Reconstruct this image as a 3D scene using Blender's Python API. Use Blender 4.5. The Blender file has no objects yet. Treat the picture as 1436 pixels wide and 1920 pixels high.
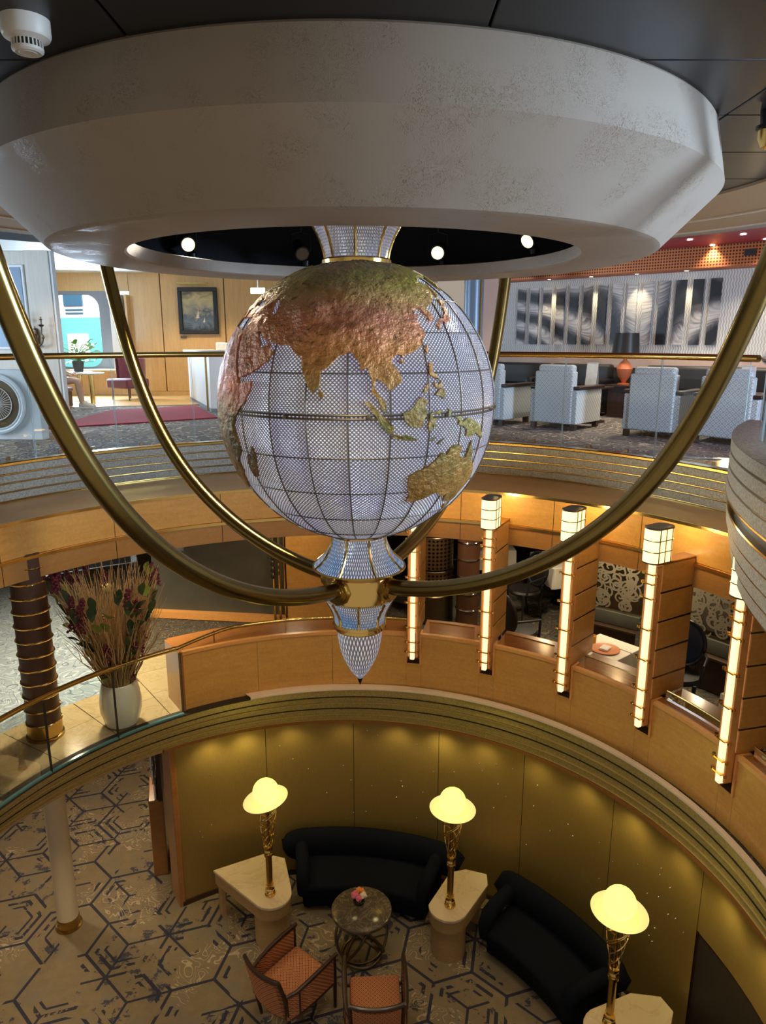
import bpy, bmesh, math, random
from math import sin, cos, pi, radians as R, atan2, hypot, sqrt
from mathutils import Vector, Matrix, noise
from mathutils.geometry import delaunay_2d_cdt
random.seed(7)
scene = bpy.context.scene
col = scene.collection
# ------------------------------------------------------------------ camera, world, light, exposure
cam_d = bpy.data.cameras.new('camera'); cam = bpy.data.objects.new('camera', cam_d); col.objects.link(cam)
cam.location = (0, 0, 1.25); cam.rotation_euler = (R(90 - 13.45), 0, 0)
cam_d.sensor_fit = 'VERTICAL'; cam_d.sensor_height = 24.0; cam_d.lens = 24.0 * 1340 / 1920
cam_d.clip_start = 0.05; cam_d.clip_end = 200
scene.camera = cam
world = bpy.data.worlds.new('world'); scene.world = world; world.use_nodes = True
world.node_tree.nodes['Background'].inputs[0].default_value = (1.0, 0.86, 0.70, 1)
world.node_tree.nodes['Background'].inputs[1].default_value = 0.21
vs = scene.view_settings
vs.view_transform = 'Standard'; vs.look = 'None'; vs.gamma = 1; vs.exposure = 0.85; vs.use_curve_mapping = False

def lamp(name, kind, loc, energy, color, size=0.1, to=None, spot=None, blend=0.6, size_y=None):
    d = bpy.data.lights.new(name, kind); d.energy = energy; d.color = color
    if kind == 'AREA':
        d.size = size
        if size_y: d.shape = 'RECTANGLE'; d.size_y = size_y
    else: d.shadow_soft_size = size
    if kind == 'SPOT': d.spot_size = R(spot); d.spot_blend = blend
    o = bpy.data.objects.new(name, d); col.objects.link(o); o.location = loc
    if to is not None:
        o.rotation_euler = (Vector(to) - Vector(loc)).to_track_quat('-Z', 'Y').to_euler()
    return o
WARM = (1.0, 0.72, 0.38); WHITE = (1.0, 0.90, 0.76); COOL = (0.62, 0.80, 1.0)
# daylight: through the windows of the far left wall; cool fill added on the right
lamp('window_daylight', 'AREA', (-7.0, 16.6, 1.5), 170, COOL, 1.2, (-4, 8, 0), size_y=1.6)
lamp('outdoor_daylight', 'AREA', (-9.0, 19.0, 9.0), 3200, (1, 0.98, 0.94), 8, (-13, 30, 2))
lamp('side_window_daylight', 'AREA', (-8.8, 8.0, 1.6), 170, COOL, 3.0, (-3, 8, 0.2), size_y=1.6)
lamp('cool_side_fill', 'AREA', (7.2, 2.2, 1.7), 480, (0.55, 0.74, 1.0), 2.2, (0.5, 3.6, 1.9), size_y=1.4)  # unseen lamp added to cool the ring's right side
lamp('lower_window_daylight', 'AREA', (-8.6, 10.2, -1.5), 1800, COOL, 2.6, (-4, 8.0, -2.7), size_y=1.2)

# ------------------------------------------------------------------ materials
M = {}
class NT:
    def __init__(s, name):
        m = bpy.data.materials.new(name); m.use_nodes = True
        s.m = m; s.t = m.node_tree; s.n = s.t.nodes; s.l = s.t.links
        s.b = s.n['Principled BSDF']; s.out = s.n['Material Output']
    def node(s, kind, **kw):
        nd = s.n.new(kind)
        for k, v in kw.items(): setattr(nd, k, v)
        return nd
    def val(s, sock, v):
        if v is None: return
        if hasattr(v, 'links') or hasattr(v, 'is_linked'): s.l.new(v, sock)
        else: sock.default_value = v
    def math(s, op, a, b=None, c=None, clamp=False):
        nd = s.node('ShaderNodeMath', operation=op, use_clamp=clamp)
        s.val(nd.inputs[0], a); s.val(nd.inputs[1], b)
        if c is not None: s.val(nd.inputs[2], c)
        return nd.outputs[0]
    def vmath(s, op, a, b=None, out=0):
        nd = s.node('ShaderNodeVectorMath', operation=op)
        s.val(nd.inputs[0], a)
        if b is not None: s.val(nd.inputs[1], b)
        return nd.outputs[out]
    def coord(s, kind='Object'): return s.node('ShaderNodeTexCoord').outputs[kind]
    def mapping(s, v, scale=(1, 1, 1), rot=(0, 0, 0), loc=(0, 0, 0)):
        nd = s.node('ShaderNodeMapping'); s.l.new(v, nd.inputs[0])
        nd.inputs['Scale'].default_value = scale; nd.inputs['Rotation'].default_value = rot; nd.inputs['Location'].default_value = loc
        return nd.outputs[0]
    def xyz(s, v):
        nd = s.node('ShaderNodeSeparateXYZ'); s.l.new(v, nd.inputs[0]); return nd.outputs
    def noise(s, v, scale=5, detail=3, rough=0.5, dist=0.0, out='Fac'):
        nd = s.node('ShaderNodeTexNoise'); s.l.new(v, nd.inputs['Vector'])
        nd.inputs['Scale'].default_value = scale; nd.inputs['Detail'].default_value = detail
        nd.inputs['Roughness'].default_value = rough; nd.inputs['Distortion'].default_value = dist
        return nd.outputs[out]
    def ramp(s, f, stops, interp='LINEAR'):
        nd = s.node('ShaderNodeValToRGB'); nd.color_ramp.interpolation = interp
        el = nd.color_ramp.elements
        while len(el) < len(stops): el.new(0.5)
        for e, (p, c) in zip(el, stops): e.position = p; e.color = (*c, 1) if len(c) == 3 else c
        s.val(nd.inputs[0], f); return nd.outputs[0]
    def mix(s, f, a, b, blend='MIX'):
        nd = s.node('ShaderNodeMix', data_type='RGBA', blend_type=blend)
        s.val(nd.inputs[0], f)
        for k, c in ((6, a), (7, b)):
            if isinstance(c, tuple): nd.inputs[k].default_value = (*c[:3], 1)
            else: s.l.new(c, nd.inputs[k])
        return nd.outputs[2]
    def bump(s, h, strength=0.3, dist=0.01):
        nd = s.node('ShaderNodeBump'); nd.inputs['Strength'].default_value = strength; nd.inputs['Distance'].default_value = dist
        s.l.new(h, nd.inputs['Height']); s.l.new(nd.outputs[0], s.b.inputs['Normal'])
    def base(s, c):
        if isinstance(c, tuple): s.b.inputs['Base Color'].default_value = (*c[:3], 1)
        else: s.l.new(c, s.b.inputs['Base Color'])
    def p(s, rough=0.5, metal=0.0, **kw):
        s.val(s.b.inputs['Roughness'], rough); s.val(s.b.inputs['Metallic'], metal)
        for k, v in kw.items(): s.val(s.b.inputs[k.replace('_', ' ')], v)
        return s
def simple(key, c, rough=0.5, metal=0.0, var=0.0, vscale=6, bump=0.0, bscale=60, **kw):
    t = NT(key); v = t.coord()
    if var:
        f = t.noise(v, vscale, 4)
        t.base(t.mix(f, tuple(x * (1 - var) for x in c), tuple(min(1, x * (1 + var)) for x in c)))
    else: t.base(c)
    t.p(rough, metal, **kw)
    if bump: t.bump(t.noise(v, bscale, 3), bump, 0.01)
    M[key] = t.m; return t
def emit(key, c, strength, basec=None):
    t = NT(key); t.base(basec or c); t.p(0.4)
    t.b.inputs['Emission Color'].default_value = (*c, 1); t.b.inputs['Emission Strength'].default_value = strength
    M[key] = t.m; return t
def wood(key, dark, light, scale=(1, 1, 6), rough=0.3, coat=0.35, fig=0.5):
    t = NT(key); v = t.coord()
    w = t.mapping(v, (scale[0], scale[1], scale[2]))
    f1 = t.noise(w, 3.0, 5, 0.6, 1.2); f2 = t.noise(t.mapping(v, (2, 2, 2)), 7, 3, 0.5, 2.0)
    f = t.math('ADD', t.math('MULTIPLY', f1, 1 - fig), t.math('MULTIPLY', f2, fig))
    t.base(t.ramp(f, [(0.28, dark), (0.72, light)]))
    t.p(rough, 0.0, Coat_Weight=coat, Coat_Roughness=0.15)
    M[key] = t.m
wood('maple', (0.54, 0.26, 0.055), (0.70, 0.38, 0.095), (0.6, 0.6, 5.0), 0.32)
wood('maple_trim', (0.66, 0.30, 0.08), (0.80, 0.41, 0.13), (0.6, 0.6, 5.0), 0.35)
wood('maple_shaded', (0.36, 0.17, 0.045), (0.46, 0.23, 0.065), (0.6, 0.6, 5.0), 0.32)  # darker maple copy: shade of the less lit lower band painted in
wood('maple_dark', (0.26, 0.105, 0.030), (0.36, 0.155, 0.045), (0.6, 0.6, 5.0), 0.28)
wood('oak_wall', (0.54, 0.31, 0.11), (0.68, 0.42, 0.17), (8, 8, 0.5), 0.4, 0.2, 0.2)
wood('pale_wood', (0.55, 0.50, 0.43), (0.66, 0.61, 0.53), (10, 10, 0.5), 0.45, 0.1, 0.15)
wood('dark_wood', (0.018, 0.007, 0.004), (0.05, 0.018, 0.010), (3, 3, 1), 0.4, 0.08)
wood('table_wood', (0.30, 0.19, 0.08), (0.40, 0.26, 0.12), (1, 1, 8), 0.45, 0.1)
t = simple('brass', (0.50, 0.33, 0.10), 0.22, 1.0, 0.12, 3)
simple('old_brass', (0.25, 0.175, 0.055), 0.24, 1.0, 0.22, 5)
simple('bright_brass', (0.83, 0.57, 0.19), 0.16, 1.0)
simple('gold_line', (0.85, 0.66, 0.28), 0.35, 0.35)
simple('bronze', (0.16, 0.12, 0.075), 0.38, 1.0, 0.2, 8)
simple('globe_bar', (0.22, 0.19, 0.14), 0.4, 0.8, 0.2, 8)
simple('chrome', (0.75, 0.76, 0.78), 0.12, 1.0)
simple('black_metal', (0.015, 0.016, 0.02), 0.35, 0.6)
simple('black_plastic', (0.012, 0.012, 0.014), 0.4)
simple('dark_ceiling', (0.022, 0.021, 0.021), 0.38, 0.4, 0.25, 2)
simple('ceiling_void', (0.006, 0.008, 0.014), 0.8)
simple('tan_ceiling', (0.46, 0.32, 0.17), 0.5, 0.0, 0.06, 2)
simple('tan_line', (0.70, 0.58, 0.44), 0.5)
simple('red_ceiling', (0.42, 0.035, 0.075), 0.45, 0.0, 0.1, 2)
simple('white_ceiling', (0.62, 0.72, 0.76), 0.6)
simple('soffit', (0.40, 0.22, 0.08), 0.5)
simple('white_ceramic', (0.72, 0.66, 0.54), 0.18, 0.0, Coat_Weight=0.4)
simple('white_paint', (0.72, 0.75, 0.76), 0.45)
simple('white_plastic', (0.66, 0.63, 0.56), 0.45)
simple('ledge_pale', (0.80, 0.64, 0.46), 0.4)
simple('cream', (0.62, 0.52, 0.36), 0.5)
simple('frosted', (0.34, 0.30, 0.22), 0.5)
simple('white_cloth', (0.74, 0.70, 0.62), 0.8, 0, 0.04, 30)
simple('navy_velvet', (0.0045, 0.0062, 0.011), 0.9, 0.0, 0.25, 30, 0.25, 250, Specular_IOR_Level=0.12)
simple('black_leather', (0.012, 0.011, 0.012), 0.45, 0, 0.2, 8, 0.15, 80)
simple('brown_leather', (0.085, 0.035, 0.016), 0.42, 0, 0.25, 6, 0.15, 90)
simple('blue_leather', (0.010, 0.028, 0.065), 0.35, 0, 0.2, 6)
simple('magenta_velvet', (0.13, 0.012, 0.045), 0.7, 0, 0.3, 10, Sheen_Weight=0.4)
simple('red_carpet', (0.30, 0.018, 0.035), 0.9, 0, 0.18, 40, 0.3, 300)
simple('skin', (0.58, 0.33, 0.22), 0.5)
simple('hair', (0.06, 0.035, 0.02), 0.6)
simple('grey_cloth', (0.22, 0.23, 0.26), 0.8)
simple('shoe_fabric', (0.62, 0.54, 0.44), 0.7, 0, 0.1, 30)
simple('shoe_sole', (0.80, 0.76, 0.70), 0.6)
simple('pot', (0.05, 0.05, 0.055), 0.4)
simple('green_leaf', (0.12, 0.30, 0.04), 0.45, 0, 0.3, 12)
simple('dark_leaf', (0.030, 0.060, 0.022), 0.4, 0, 0.3, 12)
simple('lime_leaf', (0.20, 0.23, 0.03), 0.5, 0, 0.25, 12)
simple('dry_stick', (0.50, 0.32, 0.13), 0.7, 0, 0.3, 8)
simple('plum_flower', (0.15, 0.02, 0.04), 0.55, 0, 0.5, 60)
simple('pink_flower', (0.75, 0.16, 0.28), 0.6, 0, 0.3, 40)
simple('orange_flower', (0.85, 0.30, 0.05), 0.6)
simple('white_flower', (0.80, 0.70, 0.50), 0.6)
simple('yellow_drink', (0.75, 0.42, 0.05), 0.2)
simple('coral_plate', (0.60, 0.22, 0.10), 0.35)
simple('paper', (0.75, 0.72, 0.66), 0.8, 0, 0.3, 14)
simple('grey_wall', (0.075, 0.075, 0.060), 0.5, 0.0, 0.35, 3)
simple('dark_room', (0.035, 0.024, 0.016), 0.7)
simple('joint_dark', (0.02, 0.014, 0.010), 0.6)
simple('ship_white', (0.80, 0.82, 0.84), 0.6)
simple('ship_teal', (0.16, 0.52, 0.55), 0.6)
simple('ship_glass', (0.05, 0.14, 0.24), 0.15)
simple('blue_column', (0.20, 0.27, 0.36), 0.35, 0.2)
simple('orange_panel', (0.55, 0.14, 0.05), 0.5, 0.2)
simple('pink_mesh', (0.62, 0.42, 0.33), 0.6)
simple('lead_glass_crystal', (0.80, 0.84, 0.90), 0.05, 0.0)
emit('lamp_glow', (1.0, 0.92, 0.13), 1.4)
emit('saucer_glow', (1.0, 0.80, 0.36), 0.30, (0.6, 0.52, 0.33))
emit('tube_glow', (1.0, 0.78, 0.47), 0.64)
emit('lantern_glow', (1.0, 0.88, 0.45), 0.75)
emit('spot_glow', (1.0, 0.84, 0.48), 1.0)
emit('downlight_glow', (1.0, 0.88, 0.68), 16.0)
emit('led_glow', (0.35, 0.7, 1.0), 6.0)
emit('exit_glow', (0.8, 1.0, 0.85), 2.0)

def glass(key, tint=(0.9, 0.97, 0.96), refl=1.0, rough=0.02):
    t = NT(key); t.n.remove(t.b)
    tr = t.node('ShaderNodeBsdfTransparent'); tr.inputs[0].default_value = (*tint, 1)
    gl = t.node('ShaderNodeBsdfGlossy'); gl.inputs['Roughness'].default_value = rough
    fr = t.node('ShaderNodeFresnel'); fr.inputs[0].default_value = 1.45
    mx = t.node('ShaderNodeMixShader')
    t.l.new(t.math('MULTIPLY', fr.outputs[0], refl, clamp=True), mx.inputs[0]); t.l.new(tr.outputs[0], mx.inputs[1]); t.l.new(gl.outputs[0], mx.inputs[2])
    t.l.new(mx.outputs[0], t.out.inputs[0]); M[key] = t.m
glass('clear_glass', (0.95, 0.985, 0.98), 1.0)
glass('green_glass', (0.88, 0.95, 0.94), 0.4)
glass('smoked_glass', (0.72, 0.58, 0.42), 1.2)
simple('glass_edge', (0.34, 0.46, 0.46), 0.1, 0.0)
simple('glass_foot', (0.10, 0.24, 0.25), 0.1, 0.0)

# plaster of the ceiling ring: matt with small trowelled squiggles
t = NT('plaster'); v = t.coord()
sq = t.noise(v, 26, 2, 0.5, 3.5)
line = t.math('SUBTRACT', 1.0, t.math('MULTIPLY', t.math('ABSOLUTE', t.math('SUBTRACT', sq, 0.5)), 22.0), clamp=True)
blot = t.ramp(t.noise(v, 5, 2), [(0.45, (0, 0, 0)), (0.62, (1, 1, 1))])
k = t.math('MULTIPLY', line, blot)
t.base(t.mix(k, (0.345, 0.29, 0.23), (0.245, 0.195, 0.135)))
t.p(t.math('SUBTRACT', 0.52, t.math('MULTIPLY', k, 0.30))); t.bump(k, 0.25, 0.004); M['plaster'] = t.m
# crystal panes: pressed diamond relief, facet shading also painted into colour and glow
def crystal(key, base, emis, es, fu=2.1, fv=2.1):
    t = NT(key); uv = t.xyz(t.coord('UV'))
    a = t.math('SINE', t.math('MULTIPLY', t.math('ADD', uv[0], uv[1]), fu)); b = t.math('SINE', t.math('MULTIPLY', t.math('SUBTRACT', uv[0], uv[1]), fv))
    h = t.math('MULTIPLY', t.math('ABSOLUTE', a), t.math('ABSOLUTE', b))
    big = t.noise(t.coord(), 3.0, 2)
    t.base(t.mix(h, tuple(x * 0.42 for x in base), base)); t.p(0.16, 0.25, Specular_IOR_Level=0.8)
    t.bump(h, 1.0, 0.012)
    e = t.ramp(big, [(0.40, (0.75, 0.72, 0.80)), (0.62, emis)]); t.l.new(e, t.b.inputs['Emission Color'])
    t.l.new(t.math('MULTIPLY', t.math('POWER', h, 1.5), es), t.b.inputs['Emission Strength'])
    M[key] = t.m
crystal('crystal', (0.84, 0.83, 0.85), (0.62, 0.62, 0.95), 0.34)
crystal('crystal_cool', (0.44, 0.49, 0.56), (0.12, 0.45, 1.0), 0.40, 1.6, 1.6)
crystal('crystal_bulb', (0.85, 0.85, 0.88), (0.75, 0.75, 1.0), 0.35, 1.1, 1.1)
# land on the globe: hammered painted copper, colour by latitude and noise
t = NT('land'); v = t.coord(); z = t.xyz(v)
n1 = t.noise(v, 4.0, 5, 0.6); n2 = t.noise(v, 11.0, 4, 0.6); n3 = t.noise(v, 40, 4, 0.6)
f = t.math('ADD', t.math('MULTIPLY', z[2], 1 / 1.7), 0.5); f = t.math('ADD', f, t.math('MULTIPLY', t.math('SUBTRACT', n1, 0.5), 0.13))
c = t.ramp(f, [(0.10, (0.14, 0.12, 0.03)), (0.26, (0.38, 0.20, 0.05)), (0.36, (0.30, 0.22, 0.06)), (0.44, (0.20, 0.22, 0.06)), (0.53, (0.30, 0.28, 0.10)), (0.60, (0.56, 0.34, 0.11)), (0.68, (0.76, 0.34, 0.11)), (0.80, (0.78, 0.32, 0.18)), (0.86, (0.66, 0.40, 0.14)), (0.915, (0.34, 0.28, 0.045)), (1.0, (0.22, 0.17, 0.04))])
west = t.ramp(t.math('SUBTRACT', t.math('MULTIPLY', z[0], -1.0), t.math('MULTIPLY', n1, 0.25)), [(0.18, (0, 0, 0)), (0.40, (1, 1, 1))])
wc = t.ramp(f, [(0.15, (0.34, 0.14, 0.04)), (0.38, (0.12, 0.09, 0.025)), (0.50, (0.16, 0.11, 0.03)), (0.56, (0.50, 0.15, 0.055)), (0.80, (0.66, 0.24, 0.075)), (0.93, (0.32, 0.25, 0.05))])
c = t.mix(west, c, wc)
c = t.mix(t.math('MULTIPLY', t.ramp(n2, [(0.45, (0, 0, 0)), (0.75, (1, 1, 1))]), 0.55), c, (0.70, 0.36, 0.10))
t.base(t.mix(t.ramp(t.noise(v, 30, 3), [(0.26, (1, 1, 1)), (0.42, (0, 0, 0))]), c, (0.20, 0.11, 0.04)))  # noise also paints dark crevice shade into the copper
t.p(0.38, 0.30); t.bump(t.math('ADD', n3, t.math('MULTIPLY', t.noise(v, 14, 4), 1.6)), 1.0, 0.014); M['land'] = t.m
# stepped fascia cloth with silvery fleck
def fleck(key, a, b, metal, rough):
    t = NT(key); v = t.coord(); n = t.noise(v, 55, 5, 0.7)
    t.base(t.mix(t.ramp(n, [(0.35, (0, 0, 0)), (0.65, (1, 1, 1))]), a, b)); t.p(rough, metal); t.bump(n, 0.35, 0.006); M[key] = t.m
fleck('grey_fleck', (0.23, 0.215, 0.165), (0.50, 0.48, 0.40), 0.1, 0.6)
fleck('gold_fleck', (0.36, 0.275, 0.10), (0.60, 0.48, 0.21), 0.35, 0.42)
# gold leaf wall panels
t = NT('gold_leaf'); v = t.coord(); n = t.noise(t.mapping(v, (40, 40, 5)), 3, 4, 0.6); n2 = t.noise(v, 3, 3)
t.base(t.mix(n, t.mix(n2, (0.26, 0.17, 0.048), (0.33, 0.22, 0.065)), (0.42, 0.29, 0.09))); t.p(0.42, 0.6); t.bump(n, 0.15, 0.004); M['gold_leaf'] = t.m
# lower carpet: hexagon lattice on taupe with blue blots and pale loops
t = NT('hex_carpet'); v0 = t.coord()
def hexd(v):
    v = t.vmath('ADD', v, (500.0, 500.0 * 1.7320508, 0))
    a = t.vmath('SUBTRACT', t.vmath('MODULO', v, (1, 1.7320508, 10)), (0.5, 0.8660254, 0))
    b = t.vmath('SUBTRACT', t.vmath('MODULO', t.vmath('SUBTRACT', v, (0.5, 0.8660254, 0)), (1, 1.7320508, 10)), (0.5, 0.8660254, 0))
    ax = t.xyz(t.vmath('ABSOLUTE', a)); bx = t.xyz(t.vmath('ABSOLUTE', b))
    def hd(q): return t.math('MAXIMUM', q[0], t.math('ADD', t.math('MULTIPLY', q[0], 0.5), t.math('MULTIPLY', q[1], 0.8660254)))
    return t.math('SUBTRACT', 0.5, t.math('MINIMUM', hd(ax), hd(bx)))
def band(d, lo, hi): return t.math('MULTIPLY', t.math('GREATER_THAN', d, lo), t.math('LESS_THAN', d, hi))
wob = t.mapping(v0, (1 / 0.78,) * 3, (0, 0, R(12)))
d1 = hexd(wob); d2 = hexd(t.mapping(v0, (1 / 0.78,) * 3, (0, 0, R(12)), (0.5, 0.29, 0)))
nb = t.noise(v0, 1.3, 2); nb2 = t.noise(v0, 5.5, 6, 0.75); nb3 = t.noise(v0, 2.2, 2)
l1 = t.math('MULTIPLY', t.math('LESS_THAN', d1, 0.022), t.math('GREATER_THAN', t.noise(v0, 1.9, 1), 0.40))
l2 = t.math('MULTIPLY', t.math('LESS_THAN', d2, 0.018), t.math('GREATER_THAN', nb, 0.47))
l3 = t.math('MULTIPLY', band(d1, 0.10, 0.15), t.math('MULTIPLY', t.math('GREATER_THAN', nb3, 0.53), t.math('GREATER_THAN', nb2, 0.44)))
l4 = t.math('MULTIPLY', band(d1, 0.21, 0.245), t.math('GREATER_THAN', nb3, 0.56))
blot = t.math('MULTIPLY', t.math('GREATER_THAN', nb2, 0.575), t.math('GREATER_THAN', nb, 0.47))
lp = t.noise(v0, 2.4, 1, 0.4, 2.4); lines = t.math('FRACT', t.math('MULTIPLY', lp, 8.0))
loop = t.math('MULTIPLY', t.math('LESS_THAN', lines, 0.17), t.math('GREATER_THAN', t.noise(v0, 1.4, 1), 0.53))
g = t.mix(t.noise(v0, 9, 6, 0.7), (0.145, 0.105, 0.058), (0.28, 0.212, 0.125))
g = t.mix(t.ramp(t.noise(v0, 3.5, 4), [(0.5, (0, 0, 0)), (0.72, (1, 1, 1))]), g, (0.19, 0.160, 0.115))
c = t.mix(t.math('MULTIPLY', blot, 0.85), g, (0.022, 0.030, 0.065))
c = t.mix(loop, c, (0.40, 0.32, 0.21))
dk = t.math('MAXIMUM', t.math('MAXIMUM', l1, l2), t.math('MAXIMUM', l3, l4))
c = t.mix(t.math('MULTIPLY', dk, 0.95), c, (0.014, 0.018, 0.042))
t.base(c); t.p(0.9); t.bump(t.noise(v0, 240, 2), 0.4, 0.004); M['hex_carpet'] = t.m
# upper carpet: grey violet with light and dark whorls
def swirl(key, a, b, lightc, darkc, sc=1.5):
    t = NT(key); v = t.coord()
    n = t.noise(v, sc, 1, 0.4, 2.2); n2 = t.noise(v, sc * 0.8, 1, 0.4, 3.0)
    la = t.math('LESS_THAN', t.math('FRACT', t.math('MULTIPLY', n, 8.0)), 0.20)
    lb = t.math('LESS_THAN', t.math('FRACT', t.math('MULTIPLY', n2, 8.0)), 0.12)
    g = t.mix(t.noise(t.mapping(v, (3, 30, 1)), 2, 4), a, b)
    t.base(t.mix(lb, t.mix(la, g, lightc), darkc)); t.p(0.9); M[key] = t.m
swirl('swirl_carpet', (0.085, 0.075, 0.078), (0.18, 0.16, 0.155), (0.48, 0.41, 0.31), (0.03, 0.028, 0.035))
swirl('blue_carpet', (0.16, 0.22, 0.30), (0.30, 0.38, 0.46), (0.36, 0.44, 0.52), (0.10, 0.14, 0.20), 2.0)
swirl('dining_carpet', (0.035, 0.030, 0.022), (0.07, 0.06, 0.045), (0.18, 0.15, 0.10), (0.02, 0.018, 0.014), 3.5)
# marble
def marble(key, a, b, vein, rough=0.15, sc=2.0):
    t = NT(key); v = t.coord(); n = t.noise(v, sc, 6, 0.6, 1.0)
    vn = t.math('SUBTRACT', 1.0, t.math('MULTIPLY', t.math('ABSOLUTE', t.math('SUBTRACT', t.noise(v, sc * 0.9, 5, 0.6, 1.5), 0.5)), 28.0), clamp=True)
    t.base(t.mix(t.math('MULTIPLY', vn, 0.5), t.mix(n, a, b), vein)); t.p(rough); M[key] = t.m
marble('floor_marble', (0.40, 0.31, 0.18), (0.52, 0.42, 0.26), (0.34, 0.24, 0.12))
marble('white_marble', (0.60, 0.48, 0.32), (0.70, 0.57, 0.40), (0.52, 0.38, 0.22), 0.25)
marble('brown_marble', (0.045, 0.036, 0.027), (0.11, 0.088, 0.062), (0.30, 0.24, 0.16), 0.12, 6)
# fabrics
def lattice(key, a, b, k, thr=0.25, rough=0.85, dots=True):
    t = NT(key); x = t.xyz(t.coord()); w = t.math('ADD', x[1], x[2])
    p = t.math('SINE', t.math('MULTIPLY', t.math('ADD', x[0], w), k)); q = t.math('SINE', t.math('MULTIPLY', t.math('SUBTRACT', x[0], w), k))
    m = t.math('LESS_THAN', t.math('MINIMUM', t.math('ABSOLUTE', p), t.math('ABSOLUTE', q)), thr)
    if dots: m = t.math('MAXIMUM', m, t.math('GREATER_THAN', t.math('MINIMUM', t.math('ABSOLUTE', p), t.math('ABSOLUTE', q)), 0.88))
    t.base(t.mix(m, a, b)); t.p(rough); M[key] = t.m
lattice('coral_fabric', (0.56, 0.25, 0.105), (0.22, 0.055, 0.022), 70, 0.30)
lattice('ring_fabric', (0.66, 0.68, 0.67), (0.36, 0.42, 0.45), 44, 0.32)
# white lattice wall
t = NT('lattice_wall'); x = t.xyz(t.coord())
wv = t.math('SINE', t.math('ADD', t.math('MULTIPLY', x[0], 150), t.math('MULTIPLY', t.math('SINE', t.math('MULTIPLY', x[2], 60)), 1.1)))
t.base(t.mix(t.math('GREATER_THAN', wv, 0.2), (0.56, 0.56, 0.54), (0.80, 0.78, 0.73))); t.p(0.6); t.bump(wv, 0.4, 0.01); M['lattice_wall'] = t.m
# perforated metal
def perf(key, a, hole, k, metal=0.6, rough=0.4):
    t = NT(key); x = t.xyz(t.coord())
    p = t.math('MULTIPLY', t.math('SINE', t.math('MULTIPLY', t.math('ADD', x[0], x[2]), k)), t.math('SINE', t.math('MULTIPLY', t.math('SUBTRACT', x[0], x[2]), k)))
    t.base(t.mix(t.math('GREATER_THAN', p, 0.25), a, hole)); t.p(rough, metal); M[key] = t.m
perf('perf_orange', (0.50, 0.17, 0.06), (0.08, 0.02, 0.01), 70)
perf('perf_navy', (0.045, 0.055, 0.08), (0.015, 0.018, 0.025), 60, 0.0, 0.6)
perf('woven_bronze', (0.22, 0.14, 0.07), (0.02, 0.015, 0.01), 55, 0.9, 0.3)
# x-ray like print: pale bony ribbed shafts on black
t = NT('bone_print'); v = t.node('ShaderNodeNewGeometry').outputs['Position']; x = t.xyz(v)
s = t.math('ADD', t.math('MULTIPLY', x[0], 0.741), t.math('MULTIPLY', x[1], -0.672))      # metres along the wall
lean = t.math('MULTIPLY', t.math('ADD', s, 5.1), 0.42)
ww = t.noise(v, 0.9, 2)
q = t.math('ADD', t.math('ADD', s, t.math('MULTIPLY', t.math('MULTIPLY', x[2], lean), -1.0)), t.math('MULTIPLY', ww, 0.35))
sh = t.math('ABSOLUTE', t.math('SINE', t.math('MULTIPLY', q, 8.5)))
cq = t.node('ShaderNodeCombineXYZ'); t.l.new(t.math('MULTIPLY', q, 6.0), cq.inputs[0]); t.l.new(t.math('MULTIPLY', t.math('ADD', x[2], t.math('MULTIPLY', t.math('ABSOLUTE', t.math('SUBTRACT', sh, 0.7)), 0.35)), 26.0), cq.inputs[2])
rib = t.noise(cq.outputs[0], 1.0, 3, 0.6, 0.4)
k = t.math('MULTIPLY', t.math('SMOOTH_MIN', t.math('POWER', sh, 2.2), 0.9, 0.2), t.math('ADD', t.math('MULTIPLY', rib, 1.5), 0.10))
t.base(t.ramp(k, [(0.10, (0.012, 0.012, 0.016)), (0.42, (0.16, 0.15, 0.16)), (0.85, (0.72, 0.68, 0.64))])); t.p(0.4); M['bone_print'] = t.m
# storm-at-sea painting
t = NT('sea_painting'); v = t.coord(); z = t.xyz(v); n = t.noise(t.mapping(v, (1, 1, 1.4)), 3.2, 6, 0.65, 0.8)
f = t.math('ADD', t.math('MULTIPLY', z[2], 0.9), t.math('MULTIPLY', t.math('SUBTRACT', n, 0.5), 0.9))
t.base(t.ramp(t.math('ADD', f, 0.5), [(0.05, (0.02, 0.025, 0.03)), (0.25, (0.12, 0.15, 0.18)), (0.40, (0.08, 0.10, 0.12)), (0.55, (0.34, 0.29, 0.18)), (0.72, (0.52, 0.40, 0.18)), (0.95, (0.10, 0.08, 0.05))])); t.p(0.3); M['sea_painting'] = t.m
# dark sheer wall panel glass with frosted scrolls
t = NT('scroll_glass'); v = t.coord(); n = t.noise(v, 3.2, 1, 0.3, 2.6)
ln = t.math('LESS_THAN', t.math('FRACT', t.math('MULTIPLY', n, 6.5)), 0.34)
t.base(t.mix(ln, (0.045, 0.038, 0.028), (0.30, 0.26, 0.19))); t.p(t.math('ADD', 0.12, t.math('MULTIPLY', ln, 0.3)), 0.0, Specular_IOR_Level=0.8); M['scroll_glass'] = t.m
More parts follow.
